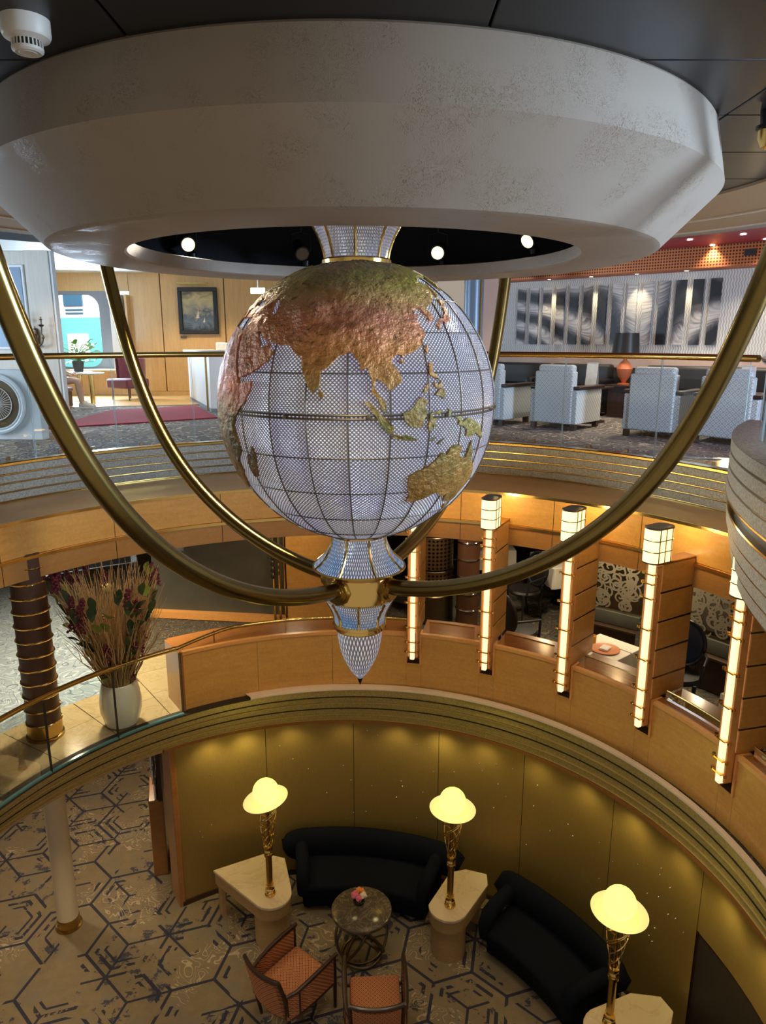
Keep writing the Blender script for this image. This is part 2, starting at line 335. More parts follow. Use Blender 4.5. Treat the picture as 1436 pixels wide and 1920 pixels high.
# ------------------------------------------------------------------ mesh helpers
class MB:
    def __init__(s): s.v = []; s.f = []; s.uv = {}
    def add(s, vs_, fs, mtx=None, uv=None):
        o = len(s.v)
        for i, p in enumerate(vs_):
            p = Vector(p)
            s.v.append(mtx @ p if mtx else p)
            if uv: s.uv[o + i] = uv[i]
        s.f += [tuple(o + i for i in f) for f in fs]
        return s
    def box(s, c, d, rz=0.0, mtx=None):
        x, y, z = d[0] / 2, d[1] / 2, d[2] / 2
        m = Matrix.Translation(c) @ Matrix.Rotation(rz, 4, 'Z')
        if mtx: m = mtx @ m
        return s.add([(-x, -y, -z), (x, -y, -z), (x, y, -z), (-x, y, -z), (-x, -y, z), (x, -y, z), (x, y, z), (-x, y, z)],
                     [(0, 3, 2, 1), (4, 5, 6, 7), (0, 1, 5, 4), (1, 2, 6, 5), (2, 3, 7, 6), (3, 0, 4, 7)], m)
    def tube(s, pts, r, n=8, closed=False, caps=True, mtx=None):
        pts = [Vector(p) for p in pts]; m = len(pts); rs = r if isinstance(r, (list, tuple)) else [r] * m
        vs_ = []; prev = None
        for i, p in enumerate(pts):
            if closed: tg = pts[(i + 1) % m] - pts[i - 1]
            else: tg = pts[min(i + 1, m - 1)] - pts[max(i - 1, 0)]
            tg = tg.normalized() if tg.length > 1e-9 else Vector((0, 0, 1))
            if prev is None:
                a = Vector((0, 0, 1)) if abs(tg.z) < 0.9 else Vector((1, 0, 0)); u = tg.cross(a).normalized()
            else:
                u = prev - tg * prev.dot(tg); u = u.normalized() if u.length > 1e-6 else tg.orthogonal().normalized()
            prev = u; w = tg.cross(u)
            for k in range(n):
                a = 2 * pi * k / n; vs_.append(p + (u * cos(a) + w * sin(a)) * rs[i])
        fs = []
        for i in range(m if closed else m - 1):
            j = (i + 1) % m
            for k in range(n):
                fs.append((i * n + k, i * n + (k + 1) % n, j * n + (k + 1) % n, j * n + k))
        if caps and not closed:
            fs.append(tuple(range(n - 1, -1, -1))); fs.append(tuple((m - 1) * n + k for k in range(n)))
        return s.add(vs_, fs, mtx)
    def lathe(s, prof, c=(0, 0, 0), a0=0.0, a1=360.0, n=32, uvs=None):
        full = abs(a1 - a0 - 360) < 1e-6; m = len(prof); vs_ = []; uv = []
        cnt = n if full else n + 1
        for i in range(cnt):
            a = R(a0 + (a1 - a0) * i / n)
            for (r, z) in prof:
                vs_.append((c[0] + r * cos(a), c[1] + r * sin(a), c[2] + z))
                uv.append((uvs[0] * (a0 + (a1 - a0) * i / n), uvs[1] * z) if uvs else (0, 0))
        fs = []
        for i in range(n):
            j = (i + 1) % cnt
            for k in range(m - 1): fs.append((i * m + k, j * m + k, j * m + k + 1, i * m + k + 1))
        return s.add(vs_, fs, None, uv if uvs else None)
    def prism(s, poly, z0, z1, mtx=None):
        n = len(poly); vs_ = [(x, y, z0) for x, y in poly] + [(x, y, z1) for x, y in poly]
        return s.add(vs_, [tuple(range(n - 1, -1, -1)), tuple(range(n, 2 * n))] + [(i, (i + 1) % n, n + (i + 1) % n, n + i) for i in range(n)], mtx)
    def sweep(s, rows):          # rows: list of rings, each a list of points (open strips joined)
        m = len(rows[0]); vs_ = [p for r in rows for p in r]; fs = []
        for i in range(len(rows) - 1):
            for k in range(m - 1): fs.append((i * m + k, i * m + k + 1, (i + 1) * m + k + 1, (i + 1) * m + k))
        return s.add(vs_, fs)
    def sphere(s, c, r, n=16, m=10, sc=(1, 1, 1)):
        vs_ = []; fs = []
        for j in range(m + 1):
            t_ = pi * j / m
            for i in range(n):
                a = 2 * pi * i / n
                vs_.append((c[0] + r * sc[0] * sin(t_) * cos(a), c[1] + r * sc[1] * sin(t_) * sin(a), c[2] + r * sc[2] * cos(t_)))
        for j in range(m):
            for i in range(n): fs.append((j * n + i, (j + 1) * n + i, (j + 1) * n + (i + 1) % n, j * n + (i + 1) % n))
        return s.add(vs_, fs)
    def mesh(s, name, mat, smooth=True, angle=35, weld=True):
        me = bpy.data.meshes.new(name); me.from_pydata([tuple(v) for v in s.v], [], s.f)
        if s.uv:
            l = me.uv_layers.new(name='UVMap')
            for lp in me.loops: l.data[lp.index].uv = s.uv.get(lp.vertex_index, (0, 0))
        bm = bmesh.new(); bm.from_mesh(me)
        if weld and not s.uv: bmesh.ops.remove_doubles(bm, verts=bm.verts, dist=1e-5)
        bmesh.ops.recalc_face_normals(bm, faces=bm.faces); bm.to_mesh(me); bm.free()
        if mat: me.materials.append(M[mat])
        if smooth:
            for p in me.polygons: p.use_smooth = True
            me.set_sharp_from_angle(angle=R(angle))
        me.update(); return me
    def build(s, name, mat, parent=None, smooth=True, angle=35, bevel=0.0, seg=2, loc=None):
        o = bpy.data.objects.new(name, s.mesh(name, mat, smooth, angle)); col.objects.link(o)
        if parent: o.parent = parent
        if loc: o.location = loc
        if bevel:
            b = o.modifiers.new('bevel', 'BEVEL'); b.width = bevel; b.segments = seg; b.limit_method = 'ANGLE'; b.angle_limit = R(40)
        return o
def box(name, mat, c, d, parent=None, rz=0.0, bevel=0.0, seg=2): return MB().box(c, d, rz).build(name, mat, parent, bevel=bevel, seg=seg)
def tag(o, label=None, cat=None, group=None, kind=None):
    for k_, v_ in (('label', label), ('category', cat), ('group', group), ('kind', kind)):
        if v_: o[k_] = v_
    return o
def thing(name, loc=(0, 0, 0), rz=0.0, label=None, cat=None, group=None, kind=None):
    o = bpy.data.objects.new(name, None); col.objects.link(o); o.location = loc; o.rotation_euler = (0, 0, rz)
    o.empty_display_size = 0.1
    return tag(o, label, cat, group, kind)
def share(src, parent, loc=None, rz=None):
    c = src.copy(); col.objects.link(c); c.parent = parent
    if loc is not None: c.location = loc
    if rz is not None: c.rotation_euler = (0, 0, rz)
    return c
def dup(root, loc, rz, label=None, group=None):
    r = root.copy(); col.objects.link(r); r.location = loc; r.rotation_euler = (0, 0, rz)
    if label: r['label'] = label
    if group: r['group'] = group
    for ch in list(root.children):
        c = ch.copy(); col.objects.link(c); c.parent = r
        for g_ in list(ch.children):
            d = g_.copy(); col.objects.link(d); d.parent = c
    return r
def struct(o, label=None): o['kind'] = 'structure'; return tag(o, label)
def pol(c, r, a): return (c[0] + r * cos(R(a)), c[1] + r * sin(R(a)))
def frange(a, b, n): return [a + (b - a) * i / n for i in range(n + 1)]

CM = (-0.32, 4.5)          # centre of the middle deck opening
CU = (-0.40, 5.3)          # centre of the upper deck opening
CG = (-0.48, 4.53)         # centre of the gold wall below
CS = (-0.59, 4.73)         # centre of the curved sofas
CB = (8.6, 3.2)            # centre of the bulging deck edge on the right
GX, GY, GZ, GR = -0.157, 4.5, 0.87, 0.845
Z1, Z2, Z3 = -5.5, -2.75, 0.0

# ------------------------------------------------------------------ upper deck opening outline (viewed from above, right to left)
def bulge_pts(r, a0, a1, n): return [pol(CB, r, a) for a in frange(a0, a1, n)]
def upper_path(off=0.0, n=48):
    arc = [pol(CU, 4.17 - off, a) for a in frange(21.0, 160, n)]
    x = arc[-1][0]
    return arc + [(x + 0.02, 4.5), (x + 0.1, 2.5), (x + 0.1, -0.6)]
def strip(rows, z_pairs): pass

# ------------------------------------------------------------------ floors
fl = MB()
pts = [(-8.6, -1.0), (9.5, -1.0), (9.5, 12.5), (-8.6, 12.5)]
fl.prism(pts, Z1 - 0.1, Z1)
struct(fl.build('floor', 'hex_carpet'), 'patterned taupe and navy hexagon carpet of the lowest deck')
# middle deck: carpet, marble tiles by the glass edge
mf = MB(); A2 = frange(-25, 215, 80)
mf.sweep([[(*pol(CM, r, a), z) for a in A2] for r, z in ((3.28, Z2 - 0.03), (3.28, Z2 - 0.012), (4.4, Z2 - 0.012), (10.0, Z2 - 0.012), (10.0, Z2 - 0.03))])
midfloor = struct(mf.build('floor', 'dining_carpet'), 'dark figured carpet of the middle deck dining room')
bc = MB(); AB = frange(128, 215, 30)
bc.sweep([[(*pol(CM, r, a), Z2 - 0.004) for a in AB] for r in (4.3, 9.5)])
struct(bc.build('floor', 'blue_carpet'), 'pale blue grey carpet of the middle deck hallway')
mt = thing('floor', (0, 0, 0), 0, 'beige marble tiles along the middle deck glass edge', kind='structure')
tile_n = 0
for k in range(11):
    a0, a1 = 96 + k * 10.5, 96 + (k + 1) * 10.5 - 0.12
    for r0, r1 in ((3.3, 3.805), (3.81, 4.315)) if k > 2 else ((3.3, 3.905), (3.91, 4.515), (4.52, 5.05)):
        b = MB(); aa = frange(a0, a1, 4)
        b.sweep([[(*pol(CM, r, a), z) for a in aa] for r, z in ((r0, Z2 - 0.02), (r0, Z2), (r1, Z2), (r1, Z2 - 0.02))])
        b.build('tile', 'floor_marble', mt)
# upper deck floor: from the opening outwards
uf = MB(); P = upper_path()
def outward(p):
    d = Vector((p[0] - CU[0], p[1] - 4.0)); L_ = 16.0 / d.length
    return (CU[0] + d.x * L_, 4.0 + d.y * L_)
uf.sweep([[(x, y, -0.30) for x, y in P], [(x, y, 0.0) for x, y in P], [(*outward(p), 0.0) for p in P]])
struct(uf.build('floor', 'swirl_carpet', angle=20), 'grey carpet with pale whorls on the upper deck')
# soffit of upper deck = ceiling of the middle deck
sf = MB(); sf.sweep([[(*pol(CM, r, a), -0.72) for a in frange(-25, 215, 60)] for r in (3.8, 10.0)])
struct(sf.build('ceiling', 'soffit'), 'plain ceiling of the middle deck')
sf = MB(); sf.sweep([[(*pol(CG, r, a), -3.34) for a in frange(-25, 215, 60)] for r in (3.52, 9.0)])
struct(sf.build('ceiling', 'soffit'), 'plain ceiling of the lowest deck')
# blue-ish hall floor, timber strip and red runner on the upper deck left
hall = MB().prism([(-9.5, 12.9), (-2.2, 14.9), (-2.2, 17.0), (-9.5, 17.0)], 0.0, 0.012)
struct(hall.build('floor', 'oak_wall'), 'honey timber floor beyond the red runner')
run = MB().prism([(-4.9, 10.4), (-2.75, 11.9), (-3.68, 14.15), (-4.98, 13.2), (-4.98, 12.1), (-4.9, 11.0)], 0.0, 0.022)
tag(run.build('red_runner', 'red_carpet'), 'dark red carpet runner laid before the white reception desk', 'rug')

# ------------------------------------------------------------------ fascias
def arc_strip(name, mat, c, prof, a0, a1, n, parent, **kw):
    b = MB(); b.sweep([[(*pol(c, r, a), z) for a in frange(a0, a1, n)] for r, z in prof]); return b.build(name, mat, parent, **kw)
# upper stepped fascia with brass beads
uf_t = thing('trim_1', (0, 0, 0), 0, 'grey flecked stepped fascia with brass beads under the upper deck edge', kind='structure')
def path_strip(name, mat, prof, parent, n=48):
    b = MB(); b.sweep([[(x, y, z) for x, y in upper_path(o, n)] for o, z in prof]); return b.build(name, mat, parent)
path_strip('deck_edge', 'brass', [(-0.10, 0.004), (0.012, 0.004), (0.022, -0.005), (0.022, -0.028), (0.0, -0.034)], uf_t)
for k in range(4):
    z0 = -0.034 - k * 0.094
    path_strip('fascia_band', 'grey_fleck', [(0.0, z0), (0.016 + 0.004 * k, z0 - 0.004), (0.016 + 0.004 * k, z0 - 0.078), (0.0, z0 - 0.082)], uf_t)
    path_strip('brass_bead', 'brass', [(0.0, z0 - 0.082), (0.018, z0 - 0.083), (0.018, z0 - 0.092), (0.0, z0 - 0.094)], uf_t)
# timber bulkhead under it: shelf, face, brass line, lower face
wb = thing('trim_2', (0, 0, 0), 0, 'honey maple bulkhead ring with a brass line above the middle deck', kind='structure')
b = MB(); nn = 60; aa = frange(-20, 205, nn)
rows = [[], []]
for a in aa:
    p = pol(CM, 3.75, a); q = Vector(p) - Vector(CU); q2 = q.normalized() * max(4.2, q.length + 0.1)
    rows[0].append((CU[0] + q2.x, CU[1] + q2.y, -0.412)); rows[1].append((p[0], p[1], -0.418))
b.sweep(rows); b.build('shelf_top', 'maple', wb)
arc_strip('brass_edge', 'bright_brass', CM, [(3.76, -0.403), (3.735, -0.403), (3.735, -0.433), (3.75, -0.435)], -20, 205, 90, wb)
edges = [204, 186, 168, 150, 132, 114, 96, 88, 71, 54.5, 39.5, 22.5, 5, -19]
for a1, a0 in zip(edges[:-1], edges[1:]):
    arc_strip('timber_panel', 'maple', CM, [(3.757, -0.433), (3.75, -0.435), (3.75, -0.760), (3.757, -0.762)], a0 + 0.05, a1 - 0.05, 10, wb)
    arc_strip('lower_panel', 'maple_shaded', CM, [(3.757, -0.80), (3.742, -0.802), (3.742, -1.0), (3.80, -1.002), (4.2, -1.002), (4.2, -0.72)], a0 + 0.05, a1 - 0.05, 10, wb)
arc_strip('brass_line', 'bright_brass', CM, [(3.76, -0.762), (3.722, -0.765), (3.722, -0.796), (3.76, -0.80)], -20, 205, 100, wb)
arc_strip('panel_backing', 'joint_dark', CM, [(3.765, -0.43), (3.765, -0.99)], -20, 205, 60, wb)
# middle deck ring: pale ledge and stepped gold cove running back to the gold wall
def ring(a, s_, dr=0.0):
    p = pol(CM, 3.19 - dr, a); q = pol(CG, 3.50 - dr, a); return (p[0] + (q[0] - p[0]) * s_, p[1] + (q[1] - p[1]) * s_)
def ring_strip(name, mat, prof, a0, a1, n, parent):
    b = MB(); b.sweep([[(*ring(a, s_, dr), z) for a in frange(a0, a1, n)] for s_, dr, z in prof]); return b.build(name, mat, parent)
gc = thing('trim_3', (0, 0, 0), 0, 'stepped gold flecked cove ring below the middle deck edge', kind='structure')
ring_strip('ledge', 'ledge_pale', [(0.30, 0, -2.715), (0, 0, -2.715), (0, 0.004, -2.73), (0.0, 0, -2.745)], -25, 112, 70, gc)
ring_strip('edge_channel', 'joint_dark', [(0.30, 0, -2.74), (0, 0, -2.74), (0, 0.0, -2.75)], 112, 215, 60, gc)
for k in range(5):
    s0 = k * 0.19; z0 = -2.745 - k * 0.110
    ring_strip('cove_band', 'gold_fleck', [(s0, 0, z0), (s0 + 0.03, 0.004, z0 - 0.004), (s0 + 0.10, 0.004, z0 - 0.094), (s0 + 0.12, -0.008, z0 - 0.097)], -25, 215, 130, gc)
    ring_strip('dark_groove' if k in (0, 2) else 'brass_bead', 'joint_dark' if k in (0, 2) else 'gold_line', [(s0 + 0.12, -0.008, z0 - 0.096), (s0 + 0.10, 0.014, z0 - 0.096), (s0 + 0.12, 0.014, z0 - 0.106), (s0 + 0.19, -0.006, z0 - 0.110)], -25, 215, 130, gc)
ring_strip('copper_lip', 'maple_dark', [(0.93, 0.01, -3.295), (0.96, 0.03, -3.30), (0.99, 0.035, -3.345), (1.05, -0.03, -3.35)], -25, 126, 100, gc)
ring_strip('soffit_edge', 'tan_ceiling', [(0.93, 0.0, -3.295), (0.96, 0.01, -3.30), (1.0, 0.0, -3.36), (1.6, -0.4, -3.36)], 126, 215, 60, gc)

# ------------------------------------------------------------------ gold wall of the lowest deck
gw = thing('wall_back', (0, 0, 0), 0, 'curved gold leaf wall behind the navy sofas', kind='structure')
seams = [124.4, 106.0, 88.2, 70.6, 53.0, 34.6, 16.0]
for a1, a0 in zip(seams[:-1], seams[1:]):
    arc_strip('gold_panel', 'gold_leaf', CG, [(3.515, -5.44), (3.50, -5.435), (3.50, -3.33), (3.515, -3.325)], a0 + 0.06, a1 - 0.06, 14, gw)
arc_strip('gold_panel', 'gold_leaf', CG, [(3.515, -4.02), (3.50, -4.015), (3.50, -3.33), (3.515, -3.325)], -8.0, 15.94, 14, gw)
arc_strip('panel_backing', 'joint_dark', CG, [(3.52, -5.5), (3.52, -3.32)], -20, 124.4, 60, gw)
arc_strip('skirting', 'dark_wood', CG, [(3.53, -5.435), (3.48, -5.435), (3.48, -5.5)], 16, 124.4, 60, gw)
e = pol(CG, 3.5, 124.4); d = Vector((cos(R(124.4)), sin(R(124.4))))
m4 = MB().box((e[0] + d.x * 0.13, e[1] + d.y * 0.13, -4.42), (0.30, 0.07, 2.16), R(124.4)); m4.build('end_post', 'maple_dark', gw, bevel=0.008)
st = MB()
for k in range(64):
    a = random.uniform(18, 122); z = random.uniform(-4.7, -3.45)
    p = pol(CG, 3.495, a); st.sphere((p[0], p[1], z), 0.009, 6, 4)
sto = st.build('crystal_studs', 'chrome', gw, smooth=False); sto['kind'] = 'stuff'
# recessed door niche right of the gold wall
dn = thing('door_1', (0, 0, 0), 0, 'dark bronze recessed niche at the end of the gold wall', kind='structure')
arc_strip('niche_back', 'grey_wall', CG, [(3.75, -5.5), (3.75, -4.02)], -8, 15.4, 10, dn)
arc_strip('niche_lintel', 'maple_dark', CG, [(3.50, -4.02), (3.76, -4.03)], -8, 15.4, 10, dn)
p0 = pol(CG, 3.5, 15.9); p1 = pol(CG, 3.76, 15.9)
b = MB(); b.sweep([[(*p0, -5.5), (*p1, -5.5)], [(*p0, -4.02), (*p1, -4.02)]]); b.build('niche_jamb', 'dark_wood', dn)
# far walls of lowest deck
wl = MB().box((-4.4, 11.6, -4.42), (10, 0.2, 2.16)); struct(wl.build('wall_left', 'pale_wood'), 'pale panelled wall far behind the lower lobby')

# ------------------------------------------------------------------ middle deck: parapet, walls
pp = thing('wall_front', (0, 0, 0), 0, 'honey maple parapet of the middle deck between the lit columns', kind='structure')
COLA = [78.2, 63.2, 47.3, 31.2, 14.0, -3.0]
bounds = [125.0] + COLA + [-22]
for i, (a1, a0) in enumerate(zip(bounds[:-1], bounds[1:])):
    g1 = 0.0 if i == 0 else 1.5; g0 = 0.0 if i == len(bounds) - 2 else 1.5
    n_ = max(4, int((a1 - a0) * 1.2))
    sub = frange(a0 + g0, a1 - g1, 3 if i == 0 else 1)
    for s0, s1 in zip(sub[:-1], sub[1:]):
        arc_strip('parapet_panel', 'maple', CM, [(3.30, -2.75), (3.30, -2.085), (3.40, -2.085)], s0 + 0.03, s1 - 0.03, n_, pp)
    arc_strip('parapet_cap', 'maple_trim', CM, [(3.30, -2.085), (3.288, -2.083), (3.288, -2.045), (3.33, -2.04), (3.345, -2.06)], a0 + g0, a1 - g1, n_, pp)
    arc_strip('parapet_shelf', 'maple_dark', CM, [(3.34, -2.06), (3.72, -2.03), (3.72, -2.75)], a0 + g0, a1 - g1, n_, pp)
    if i > 0:
        arc_strip('smoked_pane', 'smoked_glass', CM, [(3.37, -2.06), (3.37, -1.925)], a0 + g0 + 1.5, a1 - g1 - 1.5, n_, pp)
        b = MB(); b.tube([(*pol(CM, 3.37, a), -1.92) for a in frange(a0 + g0 + 1.5, a1 - g1 - 1.5, n_)], 0.008, 6); b.build('brass_rail', 'brass', pp)
    if i > 0:
        for z_ in (-2.42,):
            arc_strip('notch_floor', 'joint_dark', CM, [(3.30, z_), (3.42, z_)], a1 - 1.5, a1 + 1.5, 3, pp)
            arc_strip('notch_face', 'maple', CM, [(3.30, -2.75), (3.30, z_)], a1 - 1.5, a1 + 1.5, 3, pp)
            arc_strip('notch_back', 'maple_dark', CM, [(3.42, z_), (3.42, -2.04)], a1 - 1.5, a1 + 1.5, 3, pp)
            for sd in (-1.5, 1.5):
                q0 = pol(CM, 3.286, a1 + sd); q1 = pol(CM, 3.42, a1 + sd)
                b = MB(); b.box(((q0[0] + q1[0]) / 2, (q0[1] + q1[1]) / 2, (z_ - 2.04) / 2), (0.14, 0.022, z_ * -1 - 2.04), R(a1 + sd)); b.build('notch_cheek', 'maple_trim', pp)
b = MB().box((*pol(CM, 3.5, 125.0), -2.40), (0.44, 0.05, 0.72), R(125)); b.build('parapet_end', 'maple_dark', pp)
# left and back walls of middle deck
w2 = thing('wall_back', (0, 0, 0), 0, 'dark slate panel wall with maple base behind the middle deck vase', kind='structure')
MB().box((-2.42, 10.0, -1.70), (2.0, 0.08, 1.95), R(-7)).build('slate_panel', 'grey_wall', w2)
MB().box((-2.42, 9.93, -2.70), (2.04, 0.16, 0.10), R(-7)).build('base_trim', 'maple_trim', w2)
MB().box((-1.03, 9.85, -1.74), (0.72, 0.10, 2.0)).build('timber_panel', 'maple', w2)
MB().box((-0.50, 9.9, -1.74), (0.32, 0.08, 2.0)).build('timber_panel', 'maple', w2)
MB().box((-1.415, 9.83, -1.74), (0.02, 0.12, 2.0)).build('brass_strip', 'brass', w2)
MB().box((-3.0, 9.85, -1.42), (0.30, 0.03, 0.50), R(-7)).build('lit_window', 'blue_column', w2)
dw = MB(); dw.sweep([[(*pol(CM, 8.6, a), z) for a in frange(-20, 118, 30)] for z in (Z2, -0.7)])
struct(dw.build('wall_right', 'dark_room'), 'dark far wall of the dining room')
dw = MB(); dw.sweep([[(*pol(CM, 9.3, a), z) for a in frange(118, 205, 30)] for z in (Z2, -0.7)])
struct(dw.build('wall_left', 'blue_column'), 'pale far wall of the middle deck hallway')

# ------------------------------------------------------------------ upper deck: ceilings
cl = thing('ceiling', (0, 0, 0), 0, 'dark metal panel ceiling around the plaster ring', kind='structure')
for i in range(5):
    for j in range(9):
        cx, cy = -2.5 + i * 1.22, 1.95 + j * 0.66
        if hypot(cx - 0.2 - GX, cy - GY) > 3.5: continue
        MB().box((cx - 0.2, cy, 2.27), (1.212, 0.652, 0.03)).build('ceiling_panel', 'dark_ceiling', cl, bevel=0.004, seg=1)
b = MB(); b.lathe([(0.0, 2.30), (3.3, 2.30)], (GX, GY, 0), n=48); b.build('ceiling_backing', 'joint_dark', cl)
tc = thing('ceiling', (0, 0, 0), 0, 'tan stepped ceiling band with pale lines around the dark ceiling', kind='structure')
CC = (GX, 4.5)
def full_strip(name, mat, prof, parent, c=CC, n=96, a0=-60, a1=240): return arc_strip(name, mat, c, prof, a0, a1, n, parent)
full_strip('tan_band', 'tan_ceiling', [(2.62, 2.262), (2.62, 2.236), (3.36, 2.236)], tc)
full_strip('pale_line', 'tan_line', [(3.36, 2.236), (3.36, 2.226), (3.40, 2.226), (3.40, 2.236)], tc)
full_strip('tan_band', 'tan_ceiling', [(3.40, 2.236), (3.95, 2.236)], tc)
full_strip('pale_line', 'tan_line', [(3.95, 2.236), (3.95, 2.226), (3.98, 2.226), (3.98, 2.236)], tc)
full_strip('outer_band', 'grey_fleck', [(3.98, 2.236), (4.25, 2.240), (4.26, 2.28)], tc)
rc = MB(); rc.sweep([[(*pol(CC, r, a), 2.66) for a in frange(-60, 84, 40)] for r in (3.4, 13.5)])
struct(rc.build('ceiling', 'red_ceiling'), 'dark red lounge ceiling')
rc = MB(); rc.sweep([[(*pol(CC, r, a), 2.76) for a in frange(84, 240, 40)] for r in (3.4, 15.5)])
struct(rc.build('ceiling', 'white_ceiling'), 'pale hall ceiling on the upper deck')
arc_strip('ceiling_grille', 'perf_navy', CC, [(3.5, 2.56), (7.4, 2.56)], 123, 215, 40, tc)

# ------------------------------------------------------------------ plaster ring
rg = thing('trim_4', (GX, GY, 0), 0, 'pale plaster ceiling ring with chamfered underside above the globe', kind='structure')
b = MB(); b.lathe([(1.90, 2.262), (1.915, 2.245), (1.965, 1.996), (1.695, 1.730), (1.665, 1.720), (1.310, 1.720), (1.295, 1.728), (1.29, 1.80), (1.34, 1.81), (1.66, 1.812)], n=144); b.build('plaster_ring', 'plaster', rg, angle=25)
b = MB(); b.lathe([(1.34, 1.81), (1.68, 1.83), (1.70, 2.25)], n=96); b.build('dark_inside', 'ceiling_void', rg)
b = MB(); b.lathe([(0.0, 2.20), (1.25, 2.20), (1.25, 2.24), (1.9, 2.24)], n=72); b.build('inner_ceiling', 'bronze', rg)
for k in range(9):
    a = R(40 + k * 13 + (k % 3) * 3); rr = 0.55 + 0.18 * (k % 4)
    b = MB(); b.lathe([(0.0, -0.012), (0.012, -0.010), (0.014, 0.0)], (rr * cos(a), rr * sin(a), 2.20), n=10); b.build('pin_light', 'led_glow' if k in (1, 6) else 'downlight_glow', rg)
for k in range(4):
    a = R(50 + k * 27); b = MB(); b.tube([(0.8 * cos(a), 0.8 * sin(a), 2.2), (0.8 * cos(a), 0.8 * sin(a), 2.13)], 0.014, 8); b.tube([(0.8 * cos(a), 0.8 * sin(a), 2.135), (0.8 * cos(a), 0.8 * sin(a), 2.12)], 0.02, 8); b.build('sprinkler', 'black_metal', rg)

# ------------------------------------------------------------------ upper deck walls left
bw = thing('wall_back', (0, 0, 0), 0, 'honey oak panel wall behind the reception desk', kind='structure')
for x0, x1 in ((-5.80, -5.09), (-5.07, -3.64), (-3.62, -2.3), (-2.28, -0.9)):
    MB().box(((x0 + x1) / 2, 17.05, 1.87), (x1 - x0, 0.06, 1.8)).build('oak_panel', 'oak_wall', bw, bevel=0.006, seg=1)
    MB().box(((x0 + x1) / 2, 17.05, 0.53), (x1 - x0, 0.06, 0.86)).build('oak_panel', 'oak_wall', bw, bevel=0.006, seg=1)
MB().box((-3.3, 17.10, 1.38), (5.0, 0.04, 2.75)).build('panel_backing', 'joint_dark', bw)
MB().box((-3.3, 17.0, 0.05), (5.0, 0.06, 0.10)).build('skirting', 'oak_wall', bw)
MB().box((-6.85, 17.05, 2.56), (2.1, 0.10, 0.40)).build('window_header', 'oak_wall', bw)
MB().box((-6.75, 17.05, 0.32), (1.9, 0.10, 0.60)).build('window_apron', 'oak_wall', bw)
MB().box((-6.05, 16.9, 1.4), (0.20, 0.40, 1.75)).build('window_pier', 'pale_wood', bw)
MB().box((-5.82, 16.95, 1.4), (0.05, 0.30, 1.75)).build('window_pier', 'oak_wall', bw)
MB().box((-6.75, 16.85, 0.60), (1.9, 0.34, 0.04)).build('window_sill', 'cream', bw, bevel=0.01)
# window with a rounded corner
wn = thing('window_1', (0, 0, 0), 0, 'tall rounded window looking at a white and teal ship', kind='structure')
def rr_poly(x0, x1, z0, z1, r, n=6):
    pts_ = []
    for cx, cz, a0 in ((x1 - r, z1 - r, 0), (x0 + r, z1 - r, 90), (x0 + r, z0 + r, 180), (x1 - r, z0 + r, 270)):
        for k in range(n + 1): a = R(a0 + 90 * k / n); pts_.append((cx + r * cos(a), cz + r * sin(a)))
    return pts_
inner = rr_poly(-7.68, -6.50, 0.66, 2.28, 0.30); outer = [(-6.15 if x > -7.1 else -8.1, 2.36 if z > 1.5 else 0.60) for x, z in inner]
b = MB(); n_ = len(inner)
for (y0, y1) in ((17.0, 17.12),):
    vs_ = [(x, y0, z) for x, z in inner] + [(x, y0, z) for x, z in outer] + [(x, y1, z) for x, z in inner]
    b.add(vs_, [(i, (i + 1) % n_, n_ + (i + 1) % n_, n_ + i) for i in range(n_)] + [(i, 2 * n_ + i, 2 * n_ + (i + 1) % n_, (i + 1) % n_) for i in range(n_)])
b.build('window_frame', 'grey_cloth', wn)
b = MB(); b.add([(x, 17.08, z) for x, z in inner], [tuple(range(n_))]); b.build('window_pane', 'clear_glass', wn)
b = MB().box((-5.86 - 0.06, 17.1, 1.4), (0.10, 0.02, 1.6)); b.build('window_pane', 'blue_column', wn)
# white side wall of the hall
sw = thing('wall_left', (0, 0, 0), 0, 'pale limed timber pier wall with a mirror on the upper deck', kind='structure')
MB().box((-6.2, 11.46, 1.29), (2.3, 0.12, 2.58)).build('pier_panel', 'pale_wood', sw, bevel=0.01, seg=1)
MB().box((-5.235, 11.385, 1.29), (0.37, 0.03, 2.58)).build('pier_panel', 'pale_wood', sw, bevel=0.006, seg=1)
MB().box((-5.03, 11.45, 1.29), (0.03, 0.13, 2.58)).build('corner_strip', 'white_paint', sw)
MB().box((-5.85, 11.39, 1.75), (0.80, 0.04, 1.25)).build('mirror_frame', 'white_paint', sw, bevel=0.01)
MB().box((-5.85, 11.366, 1.75), (0.72, 0.01, 1.17)).build('mirror_glass', 'blue_column', sw)
# ------------------------------------------------------------------ the crystal globe
gl = thing('globe_chandelier', (GX, GY, GZ), 0, 'huge crystal globe chandelier with copper continents and curved brass arms', 'chandelier')
LON0 = 90.0                                   # meridian that faces the photographer
def sph(lon, lat, r):
    a = R(-90 + (lon - LON0) - 1.5); b_ = R(lat)
    return (r * cos(b_) * cos(a), r * cos(b_) * sin(a), r * sin(b_))
for lo in range(-180, 180, 15):
    for la in range(-75, 75, 15):
        b = MB(); n_ = 4; vs_ = []; uv = []
        for j in range(n_ + 1):
            for i in range(n_ + 1):
                lon, lat = lo + 15 * i / n_, la + 15 * j / n_
                vs_.append(sph(lon, lat, GR)); uv.append((lon * cos(R(la + 7.5)) * 1.0, lat * 1.0))
        fs = [(j * 5 + i, j * 5 + i + 1, (j + 1) * 5 + i + 1, (j + 1) * 5 + i) for j in range(n_) for i in range(n_)]
        b.add(vs_, fs, None, uv); b.build('crystal_pane', 'crystal', gl)
